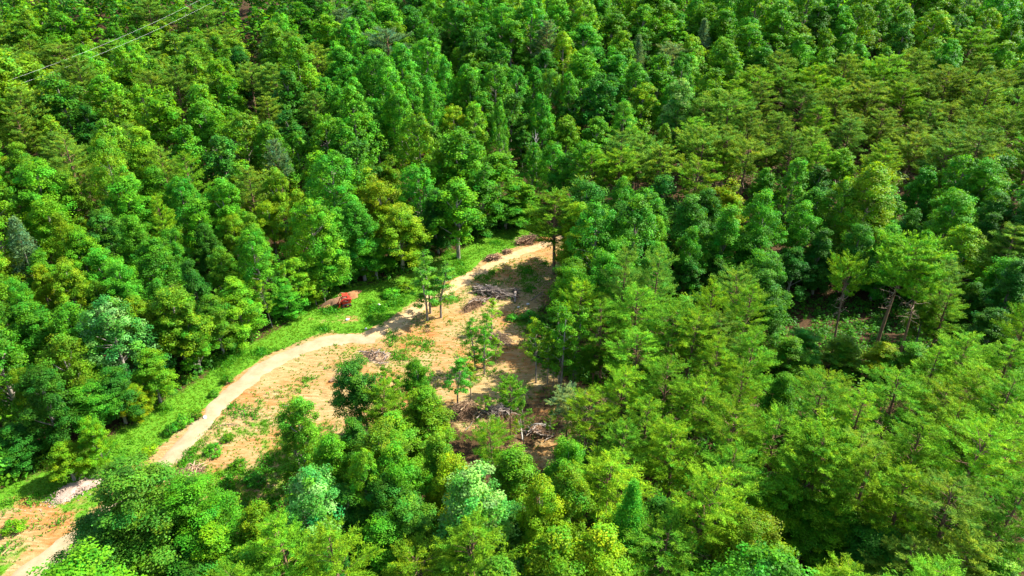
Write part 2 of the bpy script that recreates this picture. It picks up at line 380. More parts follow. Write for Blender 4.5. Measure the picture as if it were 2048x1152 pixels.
# ------------------------------------------------------------------ tree patterns
def limb(mb, a, b, r0, r1, rng, n=5, bend=.12, sides=5, tint=(1, 1, 1)):
    a = np.asarray(a, float); b = np.asarray(b, float); L = np.linalg.norm(b - a)
    t = np.linspace(0, 1, n)[:, None]; P = a + (b - a) * t
    P += np.sin(t * pi) * rng.normal(size=3) * L * bend * .5
    P[:, 2] += (np.sin(t[:, 0] * pi / 2) - t[:, 0]) * L * .15
    mb.tube(P, np.linspace(r0, r1, n), sides, tint, cap=False); return P
def leaf_clump(mb, c, out, rad, n, leaf, rng, tint, flat=.7):
    """a spray of leaves round a twig end, facing outward and up"""
    d = rng.normal(size=(n, 3)); d /= np.linalg.norm(d, axis=1)[:, None]
    r = rad * rng.random(n)[:, None] ** .45
    off = d * r; off[:, 2] *= flat
    nrm = d * .55 + np.asarray(out) * .55 + np.array([0, 0, .55]) + rng.normal(size=(n, 3)) * .5
    tl = tint * (1 + rng.normal(size=(n, 1)) * .14) * (1 + rng.normal(size=(n, 3)) * np.array([.12, .05, .1]))
    mb.leaves(c + off, nrm, leaf * rng.uniform(.7, 1.35, n), leaf * rng.uniform(.5, .85, n), rng, np.clip(tl, .2, 3))
def ctint(rng, s=.2):
    v = 1 + rng.normal() * s; w = rng.normal()
    return np.clip(np.array([v * (1 + .22 * w), v * (1 + .03 * w), v * (1 - .15 * w)]), .45, 1.8)

H0, R0 = 13.0, 3.2
def oak(seed, low=.18, silver=0., leaf=.26, n_sub=12, peak=.45, more=1.5):
    """upright lobed crown on spreading limbs"""
    rng = np.random.default_rng(seed); tr = MB(); cr = MB(); h, R = H0, R0
    wob = rng.normal(size=2) * .35
    tr.tube([(0, 0, -.6), (wob[0] * .2, wob[1] * .2, h * .2), (wob[0], wob[1], h * .45), (wob[0] * .6, wob[1] * .6, h * .85)], [.24, .19, .14, .03], 7, (1, 1, 1), False)
    prof = lambda t: max(0., 1 - t) ** peak * min(1., (t + .15) / .32) ** .7
    subs = [(np.array([wob[0] * .6, wob[1] * .6, h * .90]), R * .27)]
    for k in range(n_sub):
        a = k * 2.399 + rng.uniform(-.45, .45); t = (k + .5) / n_sub * .9 + rng.uniform(-.04, .04)
        r = R * rng.uniform(.27, .44) * (1 - .2 * t); rr = max(.1, R * prof(t) * rng.uniform(.85, 1.12) - r * .8)
        c = np.array([wob[0] * .5 + cos(a) * rr, wob[1] * .5 + sin(a) * rr, h * (low + (.95 - low) * t)]); subs.append((c, r))
        limb(tr, (wob[0] * .5, wob[1] * .5, max(h * low * .8, c[2] - h * .18)), c, .09, .022, rng)
    subs.append((np.array([wob[0] * .5, wob[1] * .5, h * .55]), R * .45))
    for q, (c, r) in enumerate(subs):
        for _ in range(int(19 * (r / (R * .36)) ** 1.7)):
            d = rng.normal(size=3); d /= np.linalg.norm(d)
            if d[2] < -.5: d[2] *= -1
            p = c + d * r * rng.uniform(.6, 1.2) * np.array([1, 1, 1.25])
            if any(np.linalg.norm((p - c2) / [1, 1, 1.2]) < r2 * .55 for c2, r2 in subs): continue
            t = ctint(rng)
            if silver and rng.random() < silver * max(.2, d[2] + .35): t = t * np.array([3.2, 1.5, 3.2])
            leaf_clump(cr, p, d, rng.uniform(.38, .8), int(rng.integers(34, 56) * more), leaf, rng, t, .8)
    return tr, cr
def poplar(seed, low=.16, silver=0., leaf=.32, peak=.75, spread=1.0, more=1.):
    """straight stem, narrow spire-like crown of upswept sprays"""
    rng = np.random.default_rng(seed); tr = MB(); cr = MB(); h, R = H0, R0
    tr.tube([(0, 0, -.6), (0, 0, h * .3), (rng.normal() * .12, rng.normal() * .12, h * .65), (0, 0, h * .96)], [.22, .17, .1, .02], 7, (1, 1, 1), False)
    n = 165
    for k in range(n):
        t = (k + .5) / n; t = t ** .88; z = h * (low + (.985 - low) * t)
        prof = min(1., (t + .05) / .22) ** .6 * max(0., 1 - t) ** peak * 1.12 + .03
        a = k * 2.399 + rng.uniform(-.35, .35)
        lob = 1 + .22 * sin(a * 2 + seed) + .16 * sin(a * 3 + z * 1.1 + seed * 2)
        rr = R * spread * prof * lob * rng.uniform(.62, 1.06)
        p = np.array([cos(a) * rr, sin(a) * rr, z + rng.normal() * .25])
        if k % 5 == 0 and rr > .5: limb(tr, (0, 0, z - rr * .7), p, .06, .015, rng, 4)
        out = np.array([cos(a), sin(a), .35])
        tt = ctint(rng)
        if silver and rng.random() < silver * (.3 + t): tt = tt * np.array([3.2, 1.5, 3.2])
        leaf_clump(cr, p, out, rng.uniform(.5, .85) * (1.15 - .45 * t), int(rng.integers(40, 56) * more), leaf, rng, tt, .95)
    return tr, cr
def needle_spray(mb, base, tip, rng, n, ln, wd, tint, spread=.16):
    base = np.asarray(base); tip = np.asarray(tip); ax = tip - base; L = np.linalg.norm(ax); ax = ax / (L + 1e-9)
    t = rng.random(n)[:, None]
    c = base + (tip - base) * t + rng.normal(size=(n, 3)) * spread * np.array([1, 1, .6])
    al = ax * .9 + rng.normal(size=(n, 3)) * .55 + np.array([0, 0, .3])
    nr = rng.normal(size=(n, 3)) * .6 + np.array([0, 0, .9])
    tl = tint * (1 + rng.normal(size=(n, 1)) * .16)
    mb.leaves(c, nr, ln * rng.uniform(.7, 1.3, n), wd * rng.uniform(.7, 1.3, n), rng, np.clip(tl, .3, 2.5), along=al)
def pine(seed, low=.42, n_br=44, flat=.5, dead=8, dens=1.0, nl=.42, nw=.085):
    """bare reddish stem, thin wispy horizontal boughs, broken flattish top"""
    rng = np.random.default_rng(seed); tr = MB(); cr = MB(); br = MB(); h, R = H0, R0
    lean = rng.normal(size=2) * .25
    stem = lambda z: np.array([lean[0] * (z / h) ** 2, lean[1] * (z / h) ** 2, z])
    zz = np.array([-.6, h * .25, h * .5, h * .75, h * .97]); tr.tube([stem(max(z, 0)) + [0, 0, min(z, 0)] for z in zz], [.21, .18, .14, .085, .02], 7, (1, 1, 1), False)
    for k in range(n_br):
        t = (k + rng.random()) / n_br; z = h * (low + (.97 - low) * t)
        prof = (.5 + .5 * min(1, t / .35)) * (1 - max(0, t - flat) / (1.02 - flat)) ** .6
        ln = R * prof * rng.uniform(.6, 1.12); a = k * 2.399 + rng.uniform(-.5, .5)
        d = np.array([cos(a), sin(a), rng.uniform(.1, .6) + .4 * max(0, t - .5)])
        p0 = stem(z); p1 = p0 + d * ln
        P = limb(br, p0, p1, .045, .012, rng, 5, .1, 4)
        for u in np.linspace(.34, 1.0, max(3, int(ln / .36))):
            b = p0 + (p1 - p0) * u; b[2] += (sin(u * pi / 2) - u) * ln * .15
            for sd_ in (-1, 1):
                ang = a + sd_ * rng.uniform(.35, 1.1) * (1.15 - u * .5); l2 = ln * rng.uniform(.16, .36) * (1.25 - .6 * u) + .34
                tp = b + np.array([cos(ang), sin(ang), rng.uniform(.2, .95)]) * l2
                needle_spray(cr, b, tp, rng, int(22 * dens), nl, nw, ctint(rng, .18), .1)
    for k in range(dead):
        z = h * rng.uniform(low - .2, low + .08); a = rng.uniform(0, 2 * pi); ln = R * rng.uniform(.3, .75)
        p0 = stem(z); p1 = p0 + np.array([cos(a), sin(a), rng.uniform(-.2, .1)]) * ln
        limb(br, p0, p1, .035, .008, rng, 4, .2, 4, (2.2, 2.6, 3.0))
        for _ in range(3):
            q0 = p0 + (p1 - p0) * rng.uniform(.4, .95); limb(br, q0, q0 + rng.normal(size=3) * ln * .22, .015, .005, rng, 3, .1, 3, (2.2, 2.6, 3.0))
    return tr, cr, br
def white_pine(seed):
    """tiered whorls of long soft boughs"""
    rng = np.random.default_rng(seed); tr = MB(); cr = MB(); br = MB(); h, R = H0, R0
    tr.tube([(0, 0, -.6), (0, 0, h * .5), (0, 0, h * .98)], [.22, .13, .02], 7, (1, 1, 1), False)
    for w in range(11):
        t = w / 11; z = h * (.2 + .76 * t); prof = (1 - t) ** .75
        for k in range(6):
            a = k * 2 * pi / 6 + w * .7 + rng.uniform(-.3, .3); ln = R * prof * rng.uniform(.75, 1.1) + .25
            d = np.array([cos(a), sin(a), .12 + .3 * t]); p0 = np.array([0, 0, z + rng.normal() * .08]); p1 = p0 + d * ln
            limb(br, p0, p1, .05, .012, rng, 4, .05, 4)
            for u in np.linspace(.25, 1, max(3, int(ln / .3))):
                b = p0 + (p1 - p0) * u
                for sd_ in (-1, 1):
                    ang = a + sd_ * rng.uniform(.3, .8); tp = b + np.array([cos(ang), sin(ang), .45]) * rng.uniform(.3, .6)
                    needle_spray(cr, b, tp, rng, 15, .34, .09, ctint(rng, .12), .1)
    return tr, cr, br
def cedar(seed, peak=1.0):
    """dense fine-textured cone"""
    rng = np.random.default_rng(seed); tr = MB(); cr = MB(); h, R = H0, R0
    tr.tube([(0, 0, -.6), (0, 0, h * .5), (0, 0, h * .97)], [.2, .12, .02], 7, (1, 1, 1), False)
    n = 330
    for k in range(n):
        t = ((k + .5) / n) ** .85; z = h * (.14 + .84 * t); a = k * 2.399 + rng.uniform(-.3, .3)
        rr = R * (max(0, 1 - t) ** peak + .04) * min(1, (t + .08) / .16) * rng.uniform(.75, 1.08)
        b = np.array([cos(a) * rr * .55, sin(a) * rr * .55, z - .1]); tp = np.array([cos(a) * rr, sin(a) * rr, z + .15])
        needle_spray(cr, b, tp, rng, 26, .3, .1, ctint(rng, .14), .2)
    return tr, cr
def sapling(seed, low=.3, airy=1.0, stems=1, leaf=.2):
    """thin stem or stems with a loose, see-through crown"""
    rng = np.random.default_rng(seed); tr = MB(); cr = MB(); h, R = H0, R0
    for s_ in range(stems):
        o = np.array([0, 0, 0.]) if stems == 1 else np.array([cos(s_ * 2.1), sin(s_ * 2.1), 0]) * R * .32
        top = np.array([*(o[:2] * 1.5 + rng.normal(size=2) * .35), h * rng.uniform(.82, .96) if s_ else h * .96])
        tr.tube([o + [0, 0, -.5], o * 1.05 + [0, 0, h * .3], (o + top) / 2 + [0, 0, h * .12], top], [.16, .13, .09, .02], 6, (1, 1, 1), False)
        nb = int(34 / stems ** .5)
        for k in range(nb):
            t = (k + .5) / nb; z = h * (low + (.97 - low) * t) * (top[2] / (h * .96)); a = k * 2.399 + rng.uniform(-.5, .5)
            rr = R * (.75 if stems > 1 else 1) * (.35 + .65 * sin(min(1, t * 1.15 + .12) * pi) ** .7) * rng.uniform(.45, 1.05)
            ax = o + (top - o) * np.array([t * .8, t * .8, 0]); p0 = np.array([ax[0], ax[1], z - rr * .45]); p1 = np.array([ax[0] + cos(a) * rr, ax[1] + sin(a) * rr, z])
            limb(tr, p0, p1, .04, .01, rng, 4, .12, 4)
            for u in (.55, .8, 1.0):
                leaf_clump(cr, p0 + (p1 - p0) * u + rng.normal(size=3) * .15, np.array([cos(a), sin(a), .5]), rng.uniform(.38, .6), int(40 * airy), leaf, rng, ctint(rng), .6)
    return tr, cr
def snag(seed):
    """leafless forked stem"""
    rng = np.random.default_rng(seed); tr = MB(); br = MB(); h, R = H0, R0
    tr.tube([(0, 0, -.6), (.1, 0, h * .4), (0, .15, h * .8), (.1, .2, h)], [.2, .15, .07, .015], 6, (1, 1, 1), False)
    for k in range(16):
        z = h * rng.uniform(.42, .95); a = k * 2.399; ln = R * rng.uniform(.4, 1.0) * (1.25 - z / h)
        p1 = np.array([cos(a) * ln, sin(a) * ln, z + ln * rng.uniform(.5, 1.3)]); p0 = np.array([.05, .08, z])
        limb(br, p0, p1, .06, .012, rng, 5, .2, 4)
        for _ in range(4):
            q0 = p0 + (p1 - p0) * rng.uniform(.35, .9); q1 = q0 + (p1 - p0) * .3 + rng.normal(size=3) * ln * .25; limb(br, q0, q1, .025, .006, rng, 3, .1, 3)
    return tr, br
def bush(seed, leaf=.2):
    rng = np.random.default_rng(seed); tr = MB(); cr = MB()
    for k in range(6):
        a = k * 1.05; limb(tr, (0, 0, -.2), (cos(a) * .8, sin(a) * .8, 1.2), .04, .01, rng, 4, .1, 4)
    for k in range(46):
        d = rng.normal(size=3); d /= np.linalg.norm(d); d[2] = abs(d[2])
        leaf_clump(cr, d * np.array([1.25, 1.25, 1.3]) * rng.uniform(.6, 1.05) + [0, 0, .3], d, rng.uniform(.25, .45), 30, leaf, rng, ctint(rng), .8)
    return tr, cr

PROTO = {}
def reg(key, parts):
    out = []
    for nm, mb, mt in parts:
        out.append((nm, mb.mesh(key + '_' + nm, mt, nm != 'crown')))
    PROTO[key] = out
for i in range(8):
    t_, c_ = oak(100 + i, low=(.14, .22, .1, .18, .34, .12, .16, .2)[i], n_sub=(12, 10, 14, 11, 10, 13, 15, 12)[i], peak=(.45, .35, .6, .5, .35, .4, .65, .3)[i]); reg(f'oak{i}', [('trunk', t_, M_BARK), ('crown', c_, M_LEAF)])
for i in range(6):
    t_, c_ = poplar(200 + i, low=(.14, .2, .1, .22, .16, .12)[i], peak=(.48, .4, .62, .36, .44, .55)[i], leaf=.26, more=1.4); reg(f'poplar{i}', [('trunk', t_, M_BARK), ('crown', c_, M_LEAF)])
for i in range(6):
    t_, c_ = oak(120 + i, low=(.16, .24, .12, .2, .15, .28)[i], n_sub=(14, 12, 15, 11, 16, 12)[i], peak=(.45, .35, .6, .4, .5, .32)[i], leaf=.18, more=2.9); reg(f'near_oak{i}', [('trunk', t_, M_BARK), ('crown', c_, M_LEAF)])
for i in range(3):
    t_, c_ = poplar(210 + i, low=.14, peak=(.5, .42, .6)[i], leaf=.19, more=2.4); reg(f'near_poplar{i}', [('trunk', t_, M_BARK), ('crown', c_, M_LEAF)])
for i in range(6):
    t_, c_, b_ = pine(320 + i, low=(.3, .38, .25, .34, .42, .2)[i], n_br=(46, 40, 52, 44, 38, 54)[i], flat=(.4, .55, .3, .45, .65, .2)[i], dead=(8, 12, 7, 9, 14, 6)[i], dens=1.65, nl=.31, nw=.048); reg(f'near_pine{i}', [('trunk', t_, M_PINEBARK), ('crown', c_, M_NEEDLE), ('branches', b_, M_PINEBARK)])
for i in range(2):
    t_, c_ = oak(140 + i, low=(.12, .16)[i], n_sub=(16, 14)[i], peak=(.35, .42)[i], leaf=.135, more=4.3); reg(f'fore_oak{i}', [('trunk', t_, M_BARK), ('crown', c_, M_LEAF)])
t_, c_ = oak(150, silver=.42, low=.12, leaf=.18, more=2.9, n_sub=14); reg('silver_oak0', [('trunk', t_, M_BARK), ('crown', c_, M_LEAF)])
t_, c_ = poplar(250, silver=.3, low=.1, peak=.5, leaf=.19, more=2.4); reg('silver_poplar0', [('trunk', t_, M_BARK), ('crown', c_, M_LEAF)])
for i in range(6):
    t_, c_, b_ = pine(300 + i, low=(.42, .5, .32, .38, .45, .28)[i], n_br=(44, 38, 52, 48, 42, 56)[i], flat=(.5, .62, .4, .45, .7, .3)[i], dead=(8, 12, 6, 8, 10, 5)[i], dens=1.3, nw=.07); reg(f'pine{i}', [('trunk', t_, M_PINEBARK), ('crown', c_, M_NEEDLE), ('branches', b_, M_PINEBARK)])
t_, c_, b_ = pine(340, low=.64, n_br=36, flat=.6, dead=18); reg('bare_pine0', [('trunk', t_, M_PINEBARK), ('crown', c_, M_NEEDLE), ('branches', b_, M_PINEBARK)])
t_, c_, b_ = pine(341, low=.58, n_br=44, flat=.72, dead=12, dens=1.1); reg('bare_pine1', [('trunk', t_, M_PINEBARK), ('crown', c_, M_NEEDLE), ('branches', b_, M_PINEBARK)])
for i in range(2):
    t_, c_, b_ = white_pine(360 + i); reg(f'white_pine{i}', [('trunk', t_, M_BARK), ('crown', c_, M_NEEDLE), ('branches', b_, M_BARK)])
for i in range(2):
    t_, c_ = cedar(380 + i, (1.0, .7)[i]); reg(f'cedar{i}', [('trunk', t_, M_BARK), ('crown', c_, M_NEEDLE)])
for i in range(4):
    t_, c_ = sapling(400 + i, low=(.3, .42, .2, .3)[i], stems=(1, 1, 3, 3)[i], airy=(1.3, 1.2, 1.5, 1.9)[i]); reg(f'sapling{i}', [('trunk', t_, M_BARK), ('crown', c_, M_LEAF)])
for i in range(2):
    t_, b_ = snag(430 + i); reg(f'snag{i}', [('trunk', t_, M_SNAG), ('branches', b_, M_SNAG)])
for i in range(3):
    t_, c_ = bush(450 + i); reg(f'bush{i}', [('stems', t_, M_BARK), ('crown', c_, M_LEAF)])
NVAR = {}
for k in PROTO: NVAR[k.rstrip('0123456789')] = NVAR.get(k.rstrip('0123456789'), 0) + 1

# leaf colours
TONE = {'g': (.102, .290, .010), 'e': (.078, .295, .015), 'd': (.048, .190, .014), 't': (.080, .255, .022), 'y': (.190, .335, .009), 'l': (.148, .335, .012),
        's': (.085, .275, .032), 'o': (.150, .285, .024), 'b': (.155, .335, .013), 'k': (.150, .250, .085), 'm': (.128, .285, .012), 'f': (.070, .220, .020), 'w': (.3, .3, .3)}
TONEWORD = {'g': 'mid-green', 'e': 'emerald-green', 'd': 'dark green', 't': 'blue-green', 'y': 'yellow-green', 'l': 'light green', 's': 'silver-flecked green', 'o': 'olive-green', 'b': 'bright lime-green', 'k': 'grey-green', 'm': 'mossy green', 'w': 'pale grey', 'f': 'deep green'}
KIND = {  # proto family: (object name, category, noun, default height)
    'oak': ('oak_tree', 'tree', 'full-crowned broadleaf', 14.5), 'silver_oak': ('oak_tree', 'tree', 'full-crowned broadleaf', 12.5),
    'poplar': ('poplar_tree', 'tree', 'spire-shaped broadleaf', 17.), 'silver_poplar': ('poplar_tree', 'tree', 'spire-shaped broadleaf', 14.),
    'fore_oak': ('oak_tree', 'tree', 'full-crowned broadleaf', 12.), 'near_oak': ('oak_tree', 'tree', 'full-crowned broadleaf', 12.), 'near_poplar': ('poplar_tree', 'tree', 'spire-shaped broadleaf', 13.), 'near_pine': ('pine_tree', 'pine', 'wispy pine', 12.),
    'pine': ('pine_tree', 'pine', 'wispy pine', 14.5), 'bare_pine': ('pine_tree', 'pine', 'bare-stemmed tall pine', 16.), 'white_pine': ('white_pine_tree', 'pine', 'tiered pine', 15.),
    'cedar': ('cedar_tree', 'tree', 'narrow cone-shaped evergreen', 13.), 'sapling': ('sapling', 'tree', 'thin-stemmed young tree', 9.), 'snag': ('dead_tree', 'dead tree', 'leafless dead tree', 11.), 'bush': ('shrub', 'shrub', 'low leafy shrub', 1.6)}

# ------------------------------------------------------------------ which trees stand where
# (family, x, y of the crown's top in the photo, crown width in photo pixels, tone[, height in metres])
TOPS = [
 # upper left hillside
 ('oak', 163, 9, 92, 'g'), ('oak', 115, 26, 80, 'g'), ('oak', 35, 44, 84, 'm'), ('pine', 108, 92, 84, 'o'), ('pine', 152, 118, 76, 'o'), ('white_pine', 212, 76, 80, 'b', 14), ('white_pine', 368, 24, 80, 'b', 15),
 ('white_pine', 500, 76, 40, 'k', 8), ('oak', 250, 4, 70, 'g'), ('pine', 292, 2, 78, 'o'), ('oak', 296, 52, 76, 'm'), ('oak', 335, 66, 66, 'm'), ('pine', 408, 14, 56, 'o'), ('oak', 455, 6, 90, 'g'), ('oak', 515, 14, 84, 'g'),
 ('oak', 545, 64, 72, 'g'), ('oak', 604, 8, 84, 'e'), ('oak', 655, 32, 76, 'g'), ('pine', 494, 128, 56, 'o'), ('oak', 570, 134, 92, 'd'), ('pine', 622, 184, 56, 'o'), ('poplar', 595, 265, 56, 'e', 13), ('poplar', 642, 236, 70, 'g', 16),
 ('pine', 530, 196, 66, 'o'), ('oak', 450, 156, 66, 'g'), ('oak', 312, 180, 98, 'g'), ('oak', 228, 192, 82, 'm'), ('oak', 100, 150, 102, 'd'), ('pine', 28, 220, 66, 'o'), ('pine', 128, 278, 86, 'o'), ('oak', 50, 322, 112, 'g'),
 ('oak', 134, 336, 66, 'm'), ('oak', 264, 258, 100, 'l'), ('oak', 356, 252, 80, 'g'), ('pine', 368, 306, 76, 'm'), ('oak', 446, 270, 86, 't'), ('oak', 553, 340, 60, 'y'), ('oak', 592, 380, 60, 'y'), ('pine', 548, 282, 46, 'k'),
 ('oak', 385, 110, 70, 'm'), ('oak', 425, 70, 60, 'g'), ('oak', 170, 205, 70, 'd'), ('oak', 400, 205, 70, 'g'), ('pine', 345, 135, 66, 'o'), ('oak', 680, 95, 70, 'e'), ('poplar', 700, 40, 60, 'e'), ('oak', 250, 120, 66, 'g'),
 # left side, down to the clearing's edge
 ('silver_poplar', 208, 606, 112, 's', 13), ('oak', 70, 532, 60, 'y', 11), ('oak', 122, 676, 106, 'm', 12), ('oak', 50, 604, 116, 'e', 12.5), ('oak', 333, 578, 112, 'm', 12), ('oak', 462, 556, 90, 'l', 11), ('oak', 268, 592, 76, 'y', 11.5),
 ('poplar', 292, 482, 88, 'e', 13), ('poplar', 510, 464, 70, 'e', 13.5), ('oak', 455, 432, 62, 'y', 11), ('oak', 500, 430, 60, 'l', 12), ('poplar', 612, 402, 90, 'g', 14.5), ('oak', 536, 408, 66, 'l', 11), ('pine', 312, 398, 62, 'b'), ('cedar', 104, 428, 80, 'm', 14),
 ('cedar', 20, 438, 76, 'k', 13), ('oak', 583, 518, 66, 'l', 10), ('oak', 434, 494, 70, 'm', 11), ('oak', 26, 738, 56, 'y', 9), ('oak', 200, 420, 80, 't', 12), ('oak', 232, 520, 70, 'e', 12), ('oak', 160, 455, 74, 'g', 12), ('oak', 385, 520, 64, 'd', 12),
 ('oak', 20, 560, 60, 'e', 12), ('oak', 64, 740, 90, 'd', 11.5), ('oak', 150, 775, 90, 'e', 11), ('oak', 215, 735, 80, 'd', 11), ('oak', 290, 700, 76, 'l', 9), ('oak', 262, 770, 60, 'y', 6.5), ('oak', 120, 888, 72, 'y', 5), ('oak', 180, 840, 60, 'g', 7), ('oak', 20, 850, 90, 'd', 10),
 ('oak', 390, 400, 80, 'e', 13), ('oak', 345, 455, 60, 'e', 12), ('oak', 400, 445, 60, 'd', 12), ('poplar', 360, 360, 70, 'e', 14), ('oak', 440, 355, 84, 'g'), ('oak', 250, 350, 90, 'e'), ('oak', 190, 560, 56, 'l', 10), ('oak', 130, 520, 70, 'm', 12), ('oak', 420, 590, 76, 'm', 9.5),
 ('oak', 375, 640, 70, 'g', 8), ('oak', 560, 560, 70, 'e', 10), ('oak', 640, 500, 70, 'e', 11), ('oak', 625, 560, 40, 'l', 5), ('poplar', 666, 420, 80, 'e', 15), ('oak', 712, 402, 90, 'e', 14), ('oak', 765, 362, 92, 'y', 14), ('oak', 795, 410, 96, 'l', 14), ('oak', 745, 470, 70, 'g', 11),
 ('oak', 690, 500, 60, 'd', 9), ('oak', 720, 338, 74, 'y', 13), ('oak', 840, 440, 60, 'd', 11), ('oak', 870, 380, 64, 'd', 12),
 # the hollow behind the clearing
 ('poplar', 856, 50, 46, 'e'), ('poplar', 848, 82, 62, 'e'), ('poplar', 863, 4, 46, 'e'), ('oak', 772, 0, 84, 'e'), ('poplar', 905, 212, 50, 'y', 13), ('poplar', 783, 170, 40, 'e'), ('poplar', 860, 174, 48, 'e'), ('poplar', 818, 153, 52, 'e'),
 ('poplar', 796, 190, 60, 'e'), ('poplar', 840, 230, 74, 'l', 15), ('oak', 916, 264, 96, 'g', 14), ('poplar', 706, 176, 84, 'e', 18), ('poplar', 992, 130, 62, 'e'), ('poplar', 1037, 136, 58, 'e'), ('poplar', 891, 118, 50, 'e'), ('poplar', 936, 150, 50, 'e'),
 ('poplar', 946, 205, 58, 'l', 13), ('poplar', 998, 208, 38, 'e'), ('cedar', 1065, 218, 40, 'b', 11), ('poplar', 1089, 188, 44, 'e'), ('poplar', 1092, 227, 44, 'e', 12), ('poplar', 1100, 143, 42, 't'), ('poplar', 1141, 148, 46, 'e'), ('pine', 1092, 42, 64, 'k', 15),
 ('oak', 1165, 48, 96, 'e', 15), ('oak', 1231, 96, 70, 'e', 14), ('cedar', 1280, 70, 44, 'k', 15), ('oak', 912, 97, 42, 'l', 9), ('oak', 1134, 236, 58, 'l', 11), ('oak', 1186, 236, 62, 'g', 11), ('silver_poplar', 1252, 205, 56, 'e', 13), ('oak', 1287, 166, 62, 'l', 13),
 ('poplar', 1367, 110, 50, 'e'), ('silver_oak', 1362, 160, 76, 's', 13), ('cedar', 1363, 202, 52, 't', 12), ('poplar', 1332, 250, 40, 'l', 9), ('snag', 1075, 262, 42, 'w', 12), ('snag', 1005, 274, 36, 'w', 10), ('poplar', 1064, 290, 44, 'e', 12), ('poplar', 1106, 286, 54, 'e', 13),
 ('oak', 1000, 308, 96, 'g', 13), ('oak', 960, 330, 80, 'e', 13), ('oak', 780, 315, 60, 'y', 12), ('cedar', 752, 240, 56, 't', 11), ('oak', 1060, 370, 70, 'g', 10), ('oak', 1010, 395, 80, 'e', 11), ('oak', 955, 420, 60, 'd', 9), ('oak', 880, 300, 80, 'g', 13), ('oak', 1130, 310, 60, 'e', 12),
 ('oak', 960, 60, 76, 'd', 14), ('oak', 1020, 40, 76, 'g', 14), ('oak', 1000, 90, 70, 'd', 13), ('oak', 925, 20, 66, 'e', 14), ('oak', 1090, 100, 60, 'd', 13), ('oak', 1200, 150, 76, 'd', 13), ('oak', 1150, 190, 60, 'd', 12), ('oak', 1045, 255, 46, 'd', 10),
 # far right and along the top
 ('cedar', 1415, 38, 56, 'k', 17), ('silver_poplar', 1388, 112, 52, 'e', 14), ('oak', 1470, 112, 66, 'g', 13), ('poplar', 1692, 68, 40, 'e', 13), ('poplar', 1726, 8, 56, 'l'), ('poplar', 1768, 0, 50, 'e'), ('poplar', 1872, 22, 66, 'l'), ('poplar', 1917, 28, 46, 't'), ('poplar', 1987, 18, 52, 'l'),
 ('pine', 1950, 58, 86, 'b', 15), ('oak', 2018, 86, 70, 'b', 13), ('oak', 1450, 20, 76, 'g'), ('oak', 1500, 50, 80, 'g'), ('oak', 1560, 20, 80, 'g'), ('oak', 1600, 70, 80, 'g'), ('oak', 1530, 85, 62, 'e'), ('oak', 1642, 10, 66, 'd'), ('oak', 1810, 50, 56, 't'), ('oak', 1345, 30, 80, 'g'), ('oak', 1290, 10, 70, 'e'), ('oak', 1230, 16, 72, 'g'),
 # pine stand, upper right
 ('pine', 1570, 138, 60, 'o', 15), ('pine', 1632, 135, 70, 'b', 16), ('pine', 1520, 166, 66, 'o', 15), ('pine', 1462, 186, 76, 'o', 15), ('pine', 1606, 172, 72, 'o', 15), ('pine', 1695, 112, 66, 'o', 14), ('pine', 1776, 114, 74, 'b', 14), ('pine', 1850, 106, 66, 'o', 14), ('pine', 1903, 140, 70, 'o', 15),
 ('pine', 1980, 162, 80, 'o', 15), ('pine', 1542, 270, 60, 'o', 11), ('pine', 1408, 258, 84, 'o', 14), ('pine', 1390, 322, 84, 'b', 13), ('pine', 1966, 260, 96, 'o', 14), ('pine', 1193, 306, 66, 'b', 14), ('pine', 1242, 300, 72, 'b', 14), ('pine', 1322, 294, 72, 'o', 14), ('pine', 1280, 310, 66, 'o', 13),
 ('pine', 1680, 180, 66, 'o', 15), ('pine', 1740, 165, 72, 'o', 15), ('pine', 1810, 170, 72, 'b', 15), ('pine', 1870, 205, 72, 'o', 14), ('pine', 1640, 215, 66, 'b', 14), ('pine', 1765, 225, 66, 'o', 14), ('pine', 1705, 240, 66, 'o', 13), ('pine', 2025, 225, 80, 'o', 14), ('pine', 1500, 225, 60, 'o', 14), ('pine', 1440, 300, 64, 'm', 12), ('pine', 1830, 270, 72, 'o', 13),
 ('oak', 1532, 337, 62, 'e', 11), ('oak', 1468, 364, 74, 'y', 10), ('poplar', 1590, 316, 64, 'e', 12), ('poplar', 1752, 332, 112, 'l', 17), ('oak', 1858, 334, 66, 'e', 13), ('poplar', 1928, 315, 74, 'e', 14), ('oak', 1985, 322, 96, 'e', 14), ('oak', 1640, 330, 66, 'd', 11), ('oak', 1690, 300, 60, 'g', 10),
 # the gully right of the clearing
 ('oak', 1462, 412, 92, 'e', 16), ('oak', 1535, 386, 92, 'e', 17), ('oak', 1500, 470, 90, 'e', 12), ('oak', 1378, 456, 64, 'e', 14), ('oak', 1612, 408, 80, 'e', 14), ('poplar', 1700, 365, 80, 'l', 15), ('poplar', 1935, 456, 92, 'l', 14), ('poplar', 1855, 463, 50, 'e', 11), ('pine', 2042, 456, 110, 'o', 13), ('pine', 1903, 578, 80, 'b', 10),
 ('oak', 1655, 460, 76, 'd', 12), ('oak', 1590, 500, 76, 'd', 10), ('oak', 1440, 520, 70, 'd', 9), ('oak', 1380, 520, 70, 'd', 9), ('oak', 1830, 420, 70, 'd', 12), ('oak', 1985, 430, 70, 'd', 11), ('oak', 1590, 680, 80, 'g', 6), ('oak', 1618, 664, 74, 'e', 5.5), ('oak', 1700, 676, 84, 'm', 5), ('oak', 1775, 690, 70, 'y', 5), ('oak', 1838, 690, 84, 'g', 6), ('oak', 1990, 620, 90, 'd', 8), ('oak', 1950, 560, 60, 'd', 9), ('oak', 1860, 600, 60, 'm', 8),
 # crown edge right of the track
